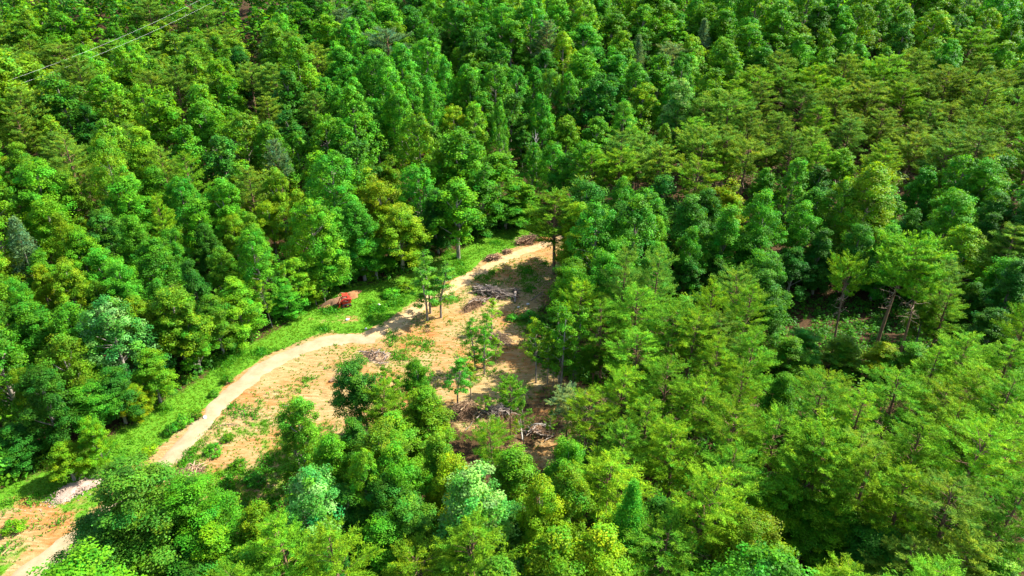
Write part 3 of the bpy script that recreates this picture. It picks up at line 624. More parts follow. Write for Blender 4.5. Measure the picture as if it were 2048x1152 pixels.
 ('oak', 1160, 408, 74, 'y', 15), ('poplar', 1200, 412, 96, 'e', 16), ('poplar', 1272, 402, 112, 'e', 17), ('oak', 1322, 437, 58, 'l', 14), ('oak', 1150, 470, 70, 'l', 11),
 # pines on the near rise
 ('pine', 1150, 566, 72, 'b', 12), ('pine', 1275, 570, 112, 'b', 13), ('pine', 1212, 608, 90, 'b', 12), ('pine', 1282, 668, 116, 'b', 11), ('pine', 1386, 638, 90, 'b', 12), ('pine', 1338, 616, 96, 'b', 12), ('pine', 1445, 682, 96, 'b', 12), ('pine', 1340, 722, 100, 'b', 11), ('oak', 1364, 594, 84, 'm', 11), ('pine', 1497, 574, 90, 'b', 14),
 ('pine', 1240, 740, 90, 'b', 10), ('pine', 1410, 760, 100, 'b', 11), ('pine', 1500, 740, 90, 'b', 12), ('pine', 1175, 790, 90, 'b', 9), ('pine', 1290, 800, 110, 'b', 11), ('oak', 1565, 745, 84, 'g', 10), ('pine', 1360, 850, 120, 'b', 11), ('pine', 1240, 860, 100, 'm', 10), ('pine', 1470, 830, 120, 'b', 12), ('pine', 1560, 820, 120, 'b', 12),
 ('pine', 1640, 770, 110, 'b', 12), ('pine', 1720, 790, 110, 'b', 12), ('pine', 1800, 750, 110, 'b', 11), ('pine', 1880, 700, 90, 'b', 10), ('pine', 1960, 730, 110, 'b', 11), ('pine', 2030, 690, 100, 'b', 10), ('pine', 1640, 870, 130, 'b', 13), ('pine', 1745, 905, 150, 'b', 13), ('pine', 1850, 840, 130, 'b', 12), ('pine', 1960, 860, 140, 'b', 13), ('pine', 2040, 820, 130, 'b', 12), ('pine', 1830, 945, 140, 'b', 12), ('pine', 1920, 980, 150, 'o', 12), ('pine', 2035, 960, 150, 'b', 13),
 ('oak', 1515, 1038, 165, 'y', 11), ('pine', 1402, 936, 150, 'b', 13), ('pine', 1930, 1075, 140, 'o', 10), ('oak', 1690, 1000, 130, 'g', 8), ('oak', 1620, 1020, 110, 'g', 7), ('oak', 1740, 1060, 140, 'd', 7), ('oak', 1330, 1000, 110, 'd', 8), ('pine', 1480, 900, 120, 'm', 11), ('oak', 1560, 940, 110, 'g', 9), ('pine', 1815, 1090, 140, 'o', 8), ('oak', 1990, 1110, 140, 'm', 8),
 # bottom, middle and left
 ('oak', 1028, 892, 120, 'l', 10), ('silver_oak', 965, 934, 165, 's', 13), ('oak', 1075, 966, 100, 'y', 12), ('oak', 1138, 938, 110, 'l', 12), ('oak', 1117, 882, 84, 'g', 10), ('cedar', 1258, 962, 120, 'e', 12), ('pine', 930, 1052, 150, 'b', 11), ('oak', 1110, 1078, 150, 'l', 11), ('oak', 1205, 1068, 150, 'y', 11), ('pine', 985, 842, 72, 'b', 10),
 ('oak', 850, 784, 105, 'l', 9), ('oak', 724, 718, 92, 't', 9), ('oak', 832, 728, 62, 'g', 8), ('sapling', 775, 735, 74, 'm', 8), ('pine', 760, 770, 90, 'm', 9), ('poplar', 712, 904, 74, 'l', 11), ('oak', 255, 938, 215, 'f', 13), ('oak', 195, 1030, 170, 'f', 9), ('oak', 395, 966, 165, 'g', 11), ('silver_poplar', 612, 946, 130, 's', 11), ('oak', 497, 1018, 100, 'y', 9), ('pine', 556, 1036, 130, 'b', 11), ('pine', 665, 1060, 140, 'b', 12),
 ('pine', 300, 1108, 120, 'm', 6), ('oak', 590, 794, 100, 'm', 8), ('oak', 655, 870, 90, 'g', 10), ('oak', 690, 840, 90, 'd', 10), ('oak', 770, 850, 100, 'm', 11), ('oak', 800, 900, 110, 'g', 11), ('oak', 870, 870, 90, 'm', 10), ('oak', 900, 920, 90, 'y', 10), ('oak', 760, 960, 100, 'd', 9), ('oak', 830, 1000, 120, 't', 8), ('oak', 690, 990, 90, 'd', 8), ('oak', 760, 1050, 130, 'g', 7),
 ('oak', 1010, 1020, 120, 'd', 8), ('oak', 420, 1050, 130, 'g', 8), ('pine', 840, 1100, 130, 'b', 8), ('oak', 380, 1110, 130, 'd', 6), ('oak', 480, 1100, 120, 'm', 7), ('pine', 1340, 1075, 150, 'm', 9), ('oak', 640, 1100, 110, 'd', 6),
]
TOPLABEL = {(208, 606): 'silver-flecked spire-shaped tree, palest crown in the wood left of the driveway', (965, 934): 'broad silver-flecked tree, palest crown among the trees below the clearing',
 (612, 946): 'pointed silver-flecked tree at the foot of the weedy slope', (255, 938): 'largest deep green tree, hiding the lower driveway', (195, 1030): 'deep green tree in front of the largest one by the lower driveway',
 (395, 966): 'broad mid-green tree right beside the largest deep green tree', (905, 212): 'yellow-green spire tree, yellowest in the hollow behind the clearing', (1752, 332): 'largest light green tree standing above the three bare-trunked pines',
 (1515, 1038): 'yellow-green bushy tree at the bottom edge amid lime-green pines', (1415, 38): 'tallest grey-green cone-shaped evergreen, near the top edge', (1280, 70): 'slender grey-green cone-shaped evergreen left of the tallest grey one',
 (1075, 262): 'larger bleached leafless tree behind the upper end of the clearing', (1005, 274): 'smaller bleached leafless tree left of the larger dead one', (212, 76): 'lime-green tiered pine, lower of the two big tiered pines',
 (368, 24): 'lime-green tiered pine under the power lines, higher of two big ones', (500, 76): 'smallest grey-green tiered pine on the hillside', (724, 718): 'blue-green tree nearest the burn pile, tip of the wood below the clearing',
 (590, 794): 'mossy green tree standing out onto the weedy slope right of the driveway', (1258, 962): 'dense emerald cone-shaped evergreen among the trees below the clearing'}
# open-grown trees whose foot shows: (family, x, y of the foot, y of the top, crown width, tone)
FEET = [
 ('oak4', 917, 517, 362, 108, 'g'), ('pine3', 1108, 548, 388, 112, 'm'), ('sapling3', 866, 634, 512, 100, 't'), ('sapling2', 962, 742, 626, 76, 'g'), ('sapling1', 984, 662, 596, 46, 'l'),
 ('sapling0', 991, 726, 664, 34, 'l'), ('sapling0', 915, 810, 708, 84, 'e'), ('sapling1', 942, 800, 728, 48, 'y'), ('sapling3', 1128, 772, 594, 104, 'g'), ('sapling1', 1072, 765, 640, 72, 'l'), ('sapling1', 1095, 768, 668, 44, 'l'), ('sapling0', 1106, 772, 690, 34, 'g'),
 ('pine4', 1185, 772, 700, 66, 'b'), ('bare_pine0', 1662, 716, 524, 74, 'b'), ('bare_pine1', 1747, 708, 480, 118, 'b'), ('bare_pine0', 1796, 722, 534, 84, 'b'), ('bare_pine1', 1598, 1074, 878, 120, 'b'), ('pine1', 1021, 878, 764, 56, 'm'), ('sapling1', 1047, 892, 796, 44, 'm'), ('sapling1', 1032, 884, 838, 26, 'y'), ('sapling0', 996, 866, 838, 26, 'l'),
 ('pine1', 1132, 886, 782, 72, 'k'), ('sapling0', 600, 942, 800, 96, 'm'), ('sapling1', 970, 826, 790, 40, 'g'), ('sapling1', 640 + 12, 612, 560, 26, 'l'), ('sapling1', 700, 575, 520, 30, 'l'), ('oak4', 392, 745, 620, 70, 'm'), ('sapling1', 585, 630, 530, 40, 'l'), ('sapling1', 545, 655, 560, 44, 'l'),
 ('sapling0', 468, 700, 640, 40, 'y'), ('sapling0', 310, 812, 752, 44, 'y'), ('sapling1', 1098, 876, 820, 30, 'b'), ('sapling1', 1150, 775, 730, 36, 'l'),
]
placed = []      # x, y, crown radius, height, proto, tone, named
_pick = random.Random(5)
def variant(f): return f if f in PROTO else f + str(_pick.randrange(NVAR[f]))
for e in FEET:
    key, bx, by, ty, w, tone = e
    x, y, dep = cast(bx, by); z = float(ground(x, y))
    lo, hi = .5, 30
    for _ in range(24):
        m = (lo + hi) / 2
        if proj(x, y, z + m)[1] > ty: lo = m
        else: hi = m
    h = lo / .98; pd = proj(x, y, z + h * .7)[2]
    placed.append([x, y, w * pd / FPX / 2, h, variant(key), tone, True])
for e in TOPS:
    f, px, py, w, tone = e[:5]; h = e[5] if len(e) > 5 else KIND[f][3] * _pick.uniform(.93, 1.07)
    best = None
    for k in (1, .93, 1.07, .86, 1.15, .8, 1.24, .73, 1.33, .66, 1.45, .58):      # keep the foot out of the clearing
        r = cast(px, py, h * k * .98)
        if r is None: continue
        if best is None or float(sample(G_SD, r[0], r[1])) < -.6: best = (r, k)
        if float(sample(G_SD, r[0], r[1])) < -.6: break
    if best is None: continue
    (x, y, dep), k = best; h *= k
    rad = max(w, 30) * dep / FPX / 2
    if py < 420 and f in ('oak', 'poplar', 'pine', 'silver_oak'):                   # far crowns stand taller than wide
        h2 = max(h, min({'oak': 3.7, 'silver_oak': 3.7, 'poplar': 4.6, 'pine': 3.9}[f] * rad, 18))
        if h2 > h:
            r = cast(px, py, h2 * .98)
            if r is not None and float(sample(G_SD, r[0], r[1])) < -.6: x, y, dep = r; h = h2
    if f == 'oak' and rad > 3.0 and dep < 72: f = 'fore_oak'
    if dep < 118 and 'near_' + f in NVAR: f = 'near_' + f
    placed.append([x, y, max(w, 30) * dep / FPX / 2, h, variant(f), tone, True, TOPLABEL.get((px, py))])
# the wood between them
def mix_at(px, py):
    if py < 440 and abs(px - 830 - (py - 60) * .6) < 46: return [('oak', 'd', .7), ('poplar', 'd', .3)]  # dark leaf tones put the shade of the valley crease into the colour
    if px < 640 and py < 32: return [('oak', 'd', .8), ('oak', 'g', .2)]  # shaded slope behind the crest, imitated by darker leaf colour
    if px > 1140 and py > 560: return [('pine', 'b', .62), ('pine', 'o', .14), ('oak', 'g', .16), ('poplar', 'e', .08)]
    if px > 1150 and 120 < py < 335 and py > 330 - (px - 1150) * .6: return [('pine', 'o', .52), ('pine', 'b', .28), ('oak', 'g', .20)]
    if px > 1150 and py >= 335: return [('oak', 'e', .25), ('oak', 'd', .5), ('poplar', 'e', .2), ('pine', 'o', .05)]  # the large dark share stands in for shade in the gully
    if py < 130 and px > 640: return [('oak', 'g', .28), ('oak', 'e', .15), ('poplar', 'e', .3), ('pine', 'k', .05), ('poplar', 'l', .17), ('oak', 't', .05)]
    if 640 < px <= 1400 and py < 470: return [('poplar', 'e', .48), ('oak', 'e', .2), ('oak', 'g', .2), ('oak', 'd', .12)]
    if px <= 640 and py < 470: return [('oak', 'g', .25), ('oak', 'm', .17), ('oak', 'd', .08), ('pine', 'o', .2), ('poplar', 'g', .14), ('poplar', 'm', .1), ('oak', 'l', .06)]
    if py < 960 and px < 700: return [('oak', 'e', .36), ('oak', 'm', .26), ('poplar', 'e', .2), ('oak', 'y', .08), ('oak', 'd', .1)]
    return [('oak', 'g', .36), ('oak', 'm', .2), ('pine', 'b', .24), ('poplar', 'l', .1), ('oak', 'd', .1)]
CELL = 6.0; grid = {}
def put(p): grid.setdefault((int(p[0] // CELL), int(p[1] // CELL)), []).append(p)
for p in placed: put(p)
def crowded(x, y, r):
    cx, cy = int(x // CELL), int(y // CELL)
    for i in range(cx - 2, cx + 3):
        for j in range(cy - 2, cy + 3):
            for q in grid.get((i, j), ()):
                if (q[0] - x) ** 2 + (q[1] - y) ** 2 < (.70 * (q[2] + r)) ** 2: return True
    return False
HAND = []
for p in placed:
    z = float(ground(p[0], p[1])); cx, cy, d = proj(p[0], p[1], z + p[3] * .72); tx, ty, _d = proj(p[0], p[1], z + p[3]); HAND.append((cx, cy, p[2] * FPX / d, max(cy - ty, 8), d))
HAND = np.array(HAND)
OPEN2 = [[(1640, 570), (1830, 560), (1815, 726), (1640, 722)]]
cand = []
for _ in range(40000):
    y = RNG.uniform(12, 300); x = RNG.uniform(-1, 1) * (24 + .86 * y); cand.append((x, y))
for x, y in cand:
    z = float(ground(x, y))
    if float(sample(G_SD, x, y)) > -1.2: continue
    px, py, dep = proj(x, y, z + 12)
    if dep < 22 or px < -230 or px > 2290 or py > 1400: continue
    if 40 < py < 300 and abs(px - 830 - (py - 60) * .6) < 13: continue          # the crease of the valley
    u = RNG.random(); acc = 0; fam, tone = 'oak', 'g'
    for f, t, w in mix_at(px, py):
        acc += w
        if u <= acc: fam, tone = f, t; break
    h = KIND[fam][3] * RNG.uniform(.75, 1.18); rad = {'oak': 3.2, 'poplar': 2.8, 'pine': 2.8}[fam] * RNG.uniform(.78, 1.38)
    big = 1.0 + .52 * float(sstep(85, 140, dep)); rad *= big; h = max(h, {'oak': 3.6, 'poplar': 3.9, 'pine': 3.7}[fam] * rad) if dep > 100 else h
    if py > 700: h *= .75
    if crowded(x, y, rad): continue
    bad = False
    for zz, rr in ((h, 0), (h * .75, rad), (h * .75, -rad), (h * .45, rad), (h * .45, -rad), (h * .3, 0)):
        qx, qy, _d = proj(x + rr, y, z + zz)
        if bool(inpoly(qx, qy, SEE_PX)) or any(bool(inpoly(qx, qy, o_)) for o_ in OPEN2): bad = True; break
    if bad: continue
    cx, cy, d = proj(x, y, z + h * .66); tx, ty, _d = proj(x, y, z + h); rw_ = rad * FPX / d; rh_ = max(cy - ty, 6)
    if (((HAND[:, 4] > d) & (((HAND[:, 0] - cx) / (rw_ + HAND[:, 2] * .28)) ** 2 + ((HAND[:, 1] - cy) / (rh_ + HAND[:, 3] * .28)) ** 2 < 1)).any()): continue
    if dep < 118 and 'near_' + fam in NVAR: fam = 'near_' + fam
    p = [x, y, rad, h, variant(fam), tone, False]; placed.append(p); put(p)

# which of them the photo can show: paint crowns from near to far on a coarse picture
BW, BH = 512, 288
buf = np.zeros((BH, BW), bool); yy, xx = np.mgrid[0:BH, 0:BW]
def depth_of(p): return proj(p[0], p[1], float(ground(p[0], p[1])) + p[3] * .6)[2]
order = sorted(placed, key=depth_of); seen = []; unseen = []
for p in order:
    z = float(ground(p[0], p[1]))
    cx, cy, d = proj(p[0], p[1], z + p[3] * .66); tx, ty, _ = proj(p[0], p[1], z + p[3]); rw = p[2] * FPX / d / 4; rh = max(abs(cy - ty) / 4, 1.5)
    m = ((xx - cx / 4) / rw) ** 2 + ((yy - cy / 4) / rh) ** 2 < 1
    new = int((m & ~buf).sum()); buf |= m
    (seen if (new > (4 if cy > 1060 else 9 if d > 150 else 17) or p[6]) and (m.any()) else unseen).append(p)

# ------------------------------------------------------------------ the trees themselves
def zone(px, py):
    if inpoly(px, py, SEE_PX): return 'in the clearing'
    if py < 110: return 'along the top edge'
    if px < 660 and py < 480: return 'on the left hillside'
    if px < 760 and py < 930: return 'left of the clearing' if py > 620 - .0 * px else 'on the lower slope'
    if px < 1150 and py < 480: return 'behind the clearing'
    if px >= 1150 and py < 335: return 'in the upper pinewood'
    if px >= 1150 and py < 560: return 'right of the clearing'
    if px >= 1120: return 'in the lower pinewood'
    return 'in the foreground'
used = set()
ONES = 'no one two three four five six seven eight nine ten eleven twelve thirteen fourteen fifteen sixteen seventeen eighteen nineteen'.split()
TENS = 'x x twenty thirty forty fifty sixty seventy eighty ninety'.split()
def say(n): return 'a hundred' if n == 100 else 'zero' if n == 0 else ONES[n] if n < 20 else TENS[n // 10] + ('-' + ONES[n % 10] if n % 10 else '')
def label_for(p, fam, px, py):
    h = p[3]; kind = KIND[fam][2]; size = ''
    fam = fam.replace('near_', '').replace('fore_', '')
    if fam in ('oak', 'poplar', 'silver_oak', 'silver_poplar', 'pine', 'cedar'):
        size = 'tall ' if h > 17 else 'small ' if h < 9 else ''
    a, b = int(round(px / 20.48)), int(round(py / 11.52)); a = min(max(a, 0), 100); b = min(max(b, 0), 100)
    zn = zone(px, py)
    for da, db in sorted([(i, j) for i in range(-4, 5) for j in range(-4, 5)], key=lambda q: q[0] ** 2 + q[1] ** 2):
        if (a + da, b + db) not in used and 0 <= a + da <= 100 and 0 <= b + db <= 100:
            used.add((a + da, b + db)); tail = f'{zn}, {say(a + da)} percent across, {say(b + db)} percent down'; lab = f'{size}{TONEWORD[p[5]]} {kind} {tail}'
            return lab if len(lab.replace('-', ' ').split()) <= 16 else f'{TONEWORD[p[5]]} {kind.split()[-1]} {tail}' if fam != 'poplar' else f'{TONEWORD[p[5]]} spired tree {tail}'
EXTRA = {(917, 517): 'lone leafy tree in the grass strip left of the dirt track, bare lower trunk', (1108, 548): 'open pine with a leaning bare trunk right of where the dirt track ends',
         (866, 634): 'clump of blue-green young stems between driveway and dirt track in mid clearing', (962, 742): 'multi-stemmed slender young tree just below the big log heap',
         (1662, 716): 'tall pine with dead grey lower boughs, left of three bare-trunked pines at right', (1747, 708): 'broad-topped tall pine, middle and widest of three bare-trunked pines at right',
         (1796, 722): 'leaning tall pine, rightmost of three bare-trunked pines at right', (915, 810): 'slender green young tree beside the root heap in the lower clearing', (942, 800): 'small yellow-green young tree right beside the slender one above the root heap',
         (1128, 772): 'largest leafy tree of the thin-stemmed grove at the clearing\'s right side', (984, 662): 'thin pale young tree standing in front of the big log heap', (991, 726): 'thin little tree beside the fan-shaped straw brush pile'}
EXTRA_AT = {}
for k, v in EXTRA.items():
    x, y, _d = cast(*k); EXTRA_AT[(round(x, 2), round(y, 2))] = v
GROUP = {'oak_tree': 'broadleaf trees of the wood', 'poplar_tree': 'spire-crowned trees of the wood', 'pine_tree': 'pines of the wood', 'white_pine_tree': 'tiered pines on the left hillside', 'cedar_tree': 'cone-shaped evergreens', 'sapling': 'young trees in and around the clearing', 'dead_tree': 'leafless dead trees', 'shrub': 'low shrubs in the clearing'}
trng = random.Random(77)
def plant(p, label=None):
    x, y, rad, h, key, tone = p[:6]; fam = key.rstrip('0123456789'); nm, cat, noun, _h = KIND[fam]
    z = float(ground(x, y)); base = R0 if fam != 'bush' else 1.5; hb = H0 if fam != 'bush' else 1.7
    root = bpy.data.objects.new(nm, None); COL.objects.link(root); root.empty_display_size = .5
    root.location = (x, y, z); root.rotation_euler = (trng.gauss(0, .035), trng.gauss(0, .035), trng.uniform(0, 2 * pi))
    wide = 1.18 if 'oak' in fam else 1.24 if 'poplar' in fam else 1.04
    if len(p) > 7: wide *= 1.06
    root.scale = (rad / base * wide, rad / base * wide, h / hb)
    if label is None:
        label = EXTRA_AT.get((round(x, 2), round(y, 2)))
        if label is None:
            qx, qy, _d = proj(x, y, z + h * .9); label = label_for(p, fam, qx, qy)
    tag(root, label, cat, GROUP[nm])
    t = np.array(TONE[tone]); v = trng.uniform(.8, 1.22); hue = trng.uniform(-1.3, 1.3)
    col = t * v * np.array([1 + .16 * hue, 1 + .03 * hue, 1 - .12 * hue])
    for pn, me in PROTO[key]:
        c = obj(pn, me, root)
        if pn == 'branches': c['kind'] = 'stuff'
        c.color = (*col, 1) if pn == 'crown' else (1, 1, 1, 1)
    return root
N_BY = {}
for p in seen:
    nm = KIND[p[4].rstrip('0123456789')][0]
    N_BY[nm] = N_BY.get(nm, 0) + 1
    if N_BY[nm] > 300: unseen.append(p); continue
    plant(p, p[7] if len(p) > 7 else None)
print('TREES', {k: v for k, v in N_BY.items()}, 'fill', len(unseen))

# trees hidden behind the others and outside the frame: one mass, thinner leaved
def build_mass():
    lib = {}
    def thin(key):
        if key not in lib:
            rng = np.random.default_rng(9); out = []
            for pn, me in PROTO[key]:
                if pn != 'crown': continue
                V = np.empty(len(me.vertices) * 3, np.float32); me.vertices.foreach_get('co', V); V = V.reshape(-1, 4, 3)
                T = np.empty(len(me.vertices) * 4, np.float32); me.color_attributes['tint'].data.foreach_get('color', T); T = T.reshape(-1, 4, 4)[:, :, :3]
                k = rng.permutation(len(V))[:380]; c = V[k].mean(1, keepdims=True); f = (380 / 9000) ** -.5 * (.5 if 'pine' in key else .62); out = (c + (V[k] - c) * f, T[k])
            lib[key] = out
        return lib[key]
    Vs, Ts = [], []
    for p in unseen:
        x, y, rad, h, key, tone = p[:6]
        if key.startswith('snag') or proj(x, y, float(ground(x, y)) + h * .6)[2] < 62: continue
        V, T = thin(key); a = trng.uniform(0, 6.28); s = rad / R0
        Vs.append((V.reshape(-1, 3) @ rotz(a).T) * [s, s, h / H0] + [x, y, float(ground(x, y))]); Ts.append(T.reshape(-1, 3) * np.array(TONE[tone]))
    V = np.vstack(Vs); T = np.vstack(Ts)
    o = obj('deep_forest', mesh_from('deep_forest', V, np.arange(len(V)).reshape(-1, 4), T, M_LEAF))
    tag(o, 'unbroken green forest behind and around the visible trees', 'forest', kind='stuff')
build_mass()

# ------------------------------------------------------------------ undergrowth, grass and weeds
def scatter_mass(name, label, cat, P, maker, mat):
    mb = MB(); rng = np.random.default_rng(21)
    maker(mb, P, rng); tag(obj(name, mb.mesh(name, mat)), label, cat, kind='stuff')
def fern_maker(mb, P, rng):
    n = 22; tot = len(P); X = np.array([p[0] for p in P]); Y = np.array([p[1] for p in P]); Sz = np.array([p[2] for p in P])
    col = np.array([TONE[p[3]] for p in P]) * rng.uniform(.7, 1.15, (tot, 1))
    d = rng.normal(size=(tot, n, 3)); d[..., 2] = np.abs(d[..., 2]); d /= np.linalg.norm(d, axis=2)[..., None]
    c = np.stack([X, Y, ground(X, Y) + .1], 1)[:, None] + d * np.array([.85, .85, 1.0]) * Sz[:, None, None] * rng.random((tot, n, 1)) ** .45
    cl = np.repeat(col, n, 0) * (1 + rng.normal(size=(tot * n, 1)) * .18)
    L = np.repeat(.21 + .16 * Sz, n) * rng.uniform(.7, 1.3, tot * n)
    d = d.reshape(-1, 3); mb.leaves(c.reshape(-1, 3), d + [0, 0, .6] + rng.normal(size=d.shape) * .4, L, L * .65, rng, np.clip(cl, .006, 1))
und = []
for k in range(17500):
    if k % 4 == 0:
        i = RNG.integers(len(CLEAR)); a = np.array(CLEAR[i]); b = np.array(CLEAR[(i + 1) % len(CLEAR)]); c = a + (b - a) * RNG.random() + RNG.normal(size=2) * 3.0; sz = RNG.uniform(.5, 1.4)
    else: yq = 28 + 200 * RNG.random() ** 1.3; c = np.array([RNG.uniform(-1, 1) * (10 + .8 * yq), yq]); sz = RNG.uniform(.9, 2.6)
    if float(sample(G_SD, c[0], c[1])) > -.2 - .5 * sz: continue
    if vnoise(c[0], c[1], 6, 77) < .28: continue
    qx, qy, _d = proj(c[0], c[1], float(ground(c[0], c[1])) + .5 * sz)
    if 1560 < qx < 1860 and 570 < qy < 740: und.append((c[0], c[1], min(sz, 1.2), 'd')); continue  # all dark leaves here, painting in the shade of the hollow
    und.append((c[0], c[1], sz, RNG.choice(['e', 'g', 'd', 'm', 'd'])))
for k in range(420):                                     # thick low cover in the hollow under the three bare pines
    r = cast(RNG.uniform(1540, 1880), RNG.uniform(600, 735))
    if float(sample(G_SD, r[0], r[1])) < -1: und.append((r[0], r[1], RNG.uniform(.5, 1.15), RNG.choice(['d', 'e', 'd', 'g'])))
scatter_mass('undergrowth', 'leafy undergrowth on the forest floor along the clearing edge', 'undergrowth', und, fern_maker, M_LEAF)
print('UND', len(und))
def grass_maker(mb, P, rng):
    P = np.asarray(P); n = len(P)
    k = 9; C = np.repeat(P[:, :2], k, 0) + rng.normal(size=(n * k, 2)) * np.repeat(P[:, 2:3], k, 0) * .42
    ht = np.repeat(P[:, 2], k) * rng.uniform(.35, 1.0, n * k)
    z = ground(C[:, 0], C[:, 1]) + ht * .42
    yel = np.repeat(P[:, 3:4], k, 0)
    col = (np.array([.045, .24, .008]) * (1 - yel) + np.array([.15, .32, .012]) * yel) * (1 + rng.normal(size=(n * k, 1)) * .2)
    al = np.concatenate([rng.normal(size=(n * k, 2)) * .6, np.ones((n * k, 1))], 1); nr = np.concatenate([rng.normal(size=(n * k, 2)), rng.random((n * k, 1)) * 1.3], 1)
    mb.leaves(np.concatenate([C, z[:, None]], 1), nr, np.maximum(ht, .16) * 1.15, np.maximum(ht * .26, .06), rng, np.clip(col, .01, 1), along=al)
tuft = []
xq = RNG.uniform(-64, 30, 130000); yq = RNG.uniform(26, 128, 130000)
gq = sample(G_GRASS, xq, yq); fq = sample(G_SD, xq, yq); lump = fbm(xq, yq, 3.0, 40)
dr_, _ = seg_dist(xq, yq, ROAD); dt_, _ = seg_dist(xq, yq, TRACK)
for x, y, g, f, l, d1, d2 in zip(xq, yq, gq, fq, lump, dr_, dt_):
    if f < -1.5 or d1 < 1.05 + .5 * RNG.random() or d2 < .7: continue
    if RNG.random() < g ** 1.2 + .07 * (l > .45): tuft.append((x, y, .13 + .85 * max(0, l - .45) ** 1.1 * 2 * RNG.uniform(.5, 1.3), np.clip(.9 - 2.2 * (l - .42) + RNG.normal() * .2, 0, 1)))
scatter_mass('grass', 'bright green grass and weeds in the strip beside the driveway', 'grass', tuft, grass_maker, M_GRASS)
print('TUFTS', len(tuft))
# low bushes one can count
for k, (px, py, w, h, tone, lab) in enumerate([
    (345, 866, 34, 1.3, 'e', 'round weed bush on the left verge of the lower driveway, lowest of its row'), (368, 850, 40, 1.5, 'e', 'biggest round weed bush on the left verge of the lower driveway'), (392, 836, 30, 1.2, 'g', 'round weed bush on the left verge of the driveway, top of its row'),
    (456, 764, 26, 1.0, 'g', 'small weed bush at the driveway bend, left verge'), (428, 792, 22, .9, 'e', 'tiny weed bush left of the driveway, just below its bend'), (782, 592, 44, 1.2, 'e', 'wide leafy weed bush between red loader and dirt track'), (815, 580, 40, 1.2, 'l', 'leafy weed bush just left of the dirt track\'s lower end'), (742, 610, 30, .9, 'g', 'low weed bush right of the red loader in the grass'),
    (770, 540, 40, 1.6, 'l', 'tall bright shrub at the wood\'s edge above the red loader'), (745, 556, 32, 1.3, 'l', 'bright shrub at the wood\'s edge, right above the loader\'s mound'), (430, 905, 44, 1.1, 'e', 'dark weed bush on the bare slope right of the lower driveway'), (455, 880, 30, .8, 'g', 'small weed bush on the bare slope, upslope of the dark one'),
    (1060, 640, 46, 1.3, 'e', 'dark leafy bush below the log heap in tree shade'), (1085, 655, 44, 1.3, 'd', 'dark green bush in shade left of the near pines'), (1025, 640, 30, .9, 'e', 'small bush just right of the pale thin young tree'), (30, 1060, 50, 1.0, 'g', 'weed bush in the lower left corner above the driveway'), (870, 608, 26, .8, 'l', 'low bush at the foot of the blue-green stems'), (895, 600, 30, .7, 'l', 'low weeds beside the dirt track, right of the blue-green stems'),
    (510, 965, 50, 1.0, 'e', 'spreading dark bush at the shaded foot of the slope'), (480, 935, 44, 1.0, 'g', 'spreading weed bush low on the bare slope'), (300, 905, 40, .7, 'l', 'low weeds at the left verge beside the wide drive end')]):
    x, y, dep = cast(px, py)
    plant([x, y, w * dep / FPX / 2, h, f'bush{k % 3}', tone], lab)

# ------------------------------------------------------------------ brush piles, logs, stumps, mounds
M_BROWN = bark_mat('dead_brush', (.13, .07, .04), (.36, .23, .14), 5)
M_STRAW = bark_mat('dry_straw_brush', (.20, .13, .07), (.44, .32, .2), 5)
M_GREYWOOD = bark_mat('grey_dead_wood', (.13, .10, .08), (.34, .28, .23), 5)
M_CLAYPILE = dirt_mat('red_clay', [(.3, (.17, .07, .03)), (.5, (.27, .13, .055)), (.72, (.35, .2, .1))], 1.6, .1)
M_DARKSOIL = dirt_mat('dark_spoil', [(.3, (.08, .045, .028)), (.5, (.16, .092, .05)), (.72, (.27, .17, .095))], 2.2, .12)
M_PINKGRAVEL = dirt_mat('pinkish_gravel', [(.3, (.22, .14, .10)), (.5, (.36, .26, .20)), (.7, (.46, .37, .30))], 1.6, .25)
M_ASH = dirt_mat('burnt_debris', [(.3, (.12, .09, .07)), (.48, (.40, .28, .17)), (.62, (.52, .36, .18)), (.75, (.62, .56, .50))], 1.5, .12)
M_STONE = dirt_mat('pale_stone', [(.3, (.5, .48, .45)), (.7, (.78, .76, .72))], 4, .02)
def heap_mesh(name, lx, ly, h, mat, seed, loc, rz):
    """low lumpy mound whose skirt follows the ground"""
    n, m = 26, 40; V = []
    c, s_ = cos(rz), sin(rz)
    for i in range(n):
        r = i / (n - 1)
        for j in range(m):
            a = j * 2 * pi / m; wob = 1 + .22 * sin(a * 3 + seed) + .12 * sin(a * 5 + seed * 2)
            x, y = cos(a) * r * lx * wob, sin(a) * r * ly * wob; X, Y = loc[0] + x * c - y * s_, loc[1] + x * s_ + y * c
            z = h * (max(0, 1 - r ** 1.6)) * (.62 + .76 * float(fbm(X, Y, 1.3, seed))) - .12 * r ** 3
            V.append((X - loc[0], Y - loc[1], float(ground(X, Y)) - loc[2] + z))
    Q = [[i * m + j, (i + 1) * m + j, (i + 1) * m + (j + 1) % m, i * m + (j + 1) % m] for i in range(n - 1) for j in range(m)]
    return mesh_from(name, V, Q, None, mat, True)
LOGS = {}
def log_mesh(mat, k):
    if (mat.name, k) not in LOGS:
        rng = np.random.default_rng(600 + k); mb = MB(); b = rng.normal(size=(5, 2)) * .05
        mb.tube([(t - .5, b[i, 0], b[i, 1]) for i, t in enumerate(np.linspace(0, 1, 5))], np.array([.075, .07, .062, .055, .045]) * (.8 + .2 * k), 7)
        if k: mb.tube([(.1, 0, 0), (.28, .1, .06), (.42, .2, .07)], [.04, .03, .015], 5)
        LOGS[(mat.name, k)] = mb.mesh(f'log_{k}', mat, True)
    return LOGS[(mat.name, k)]
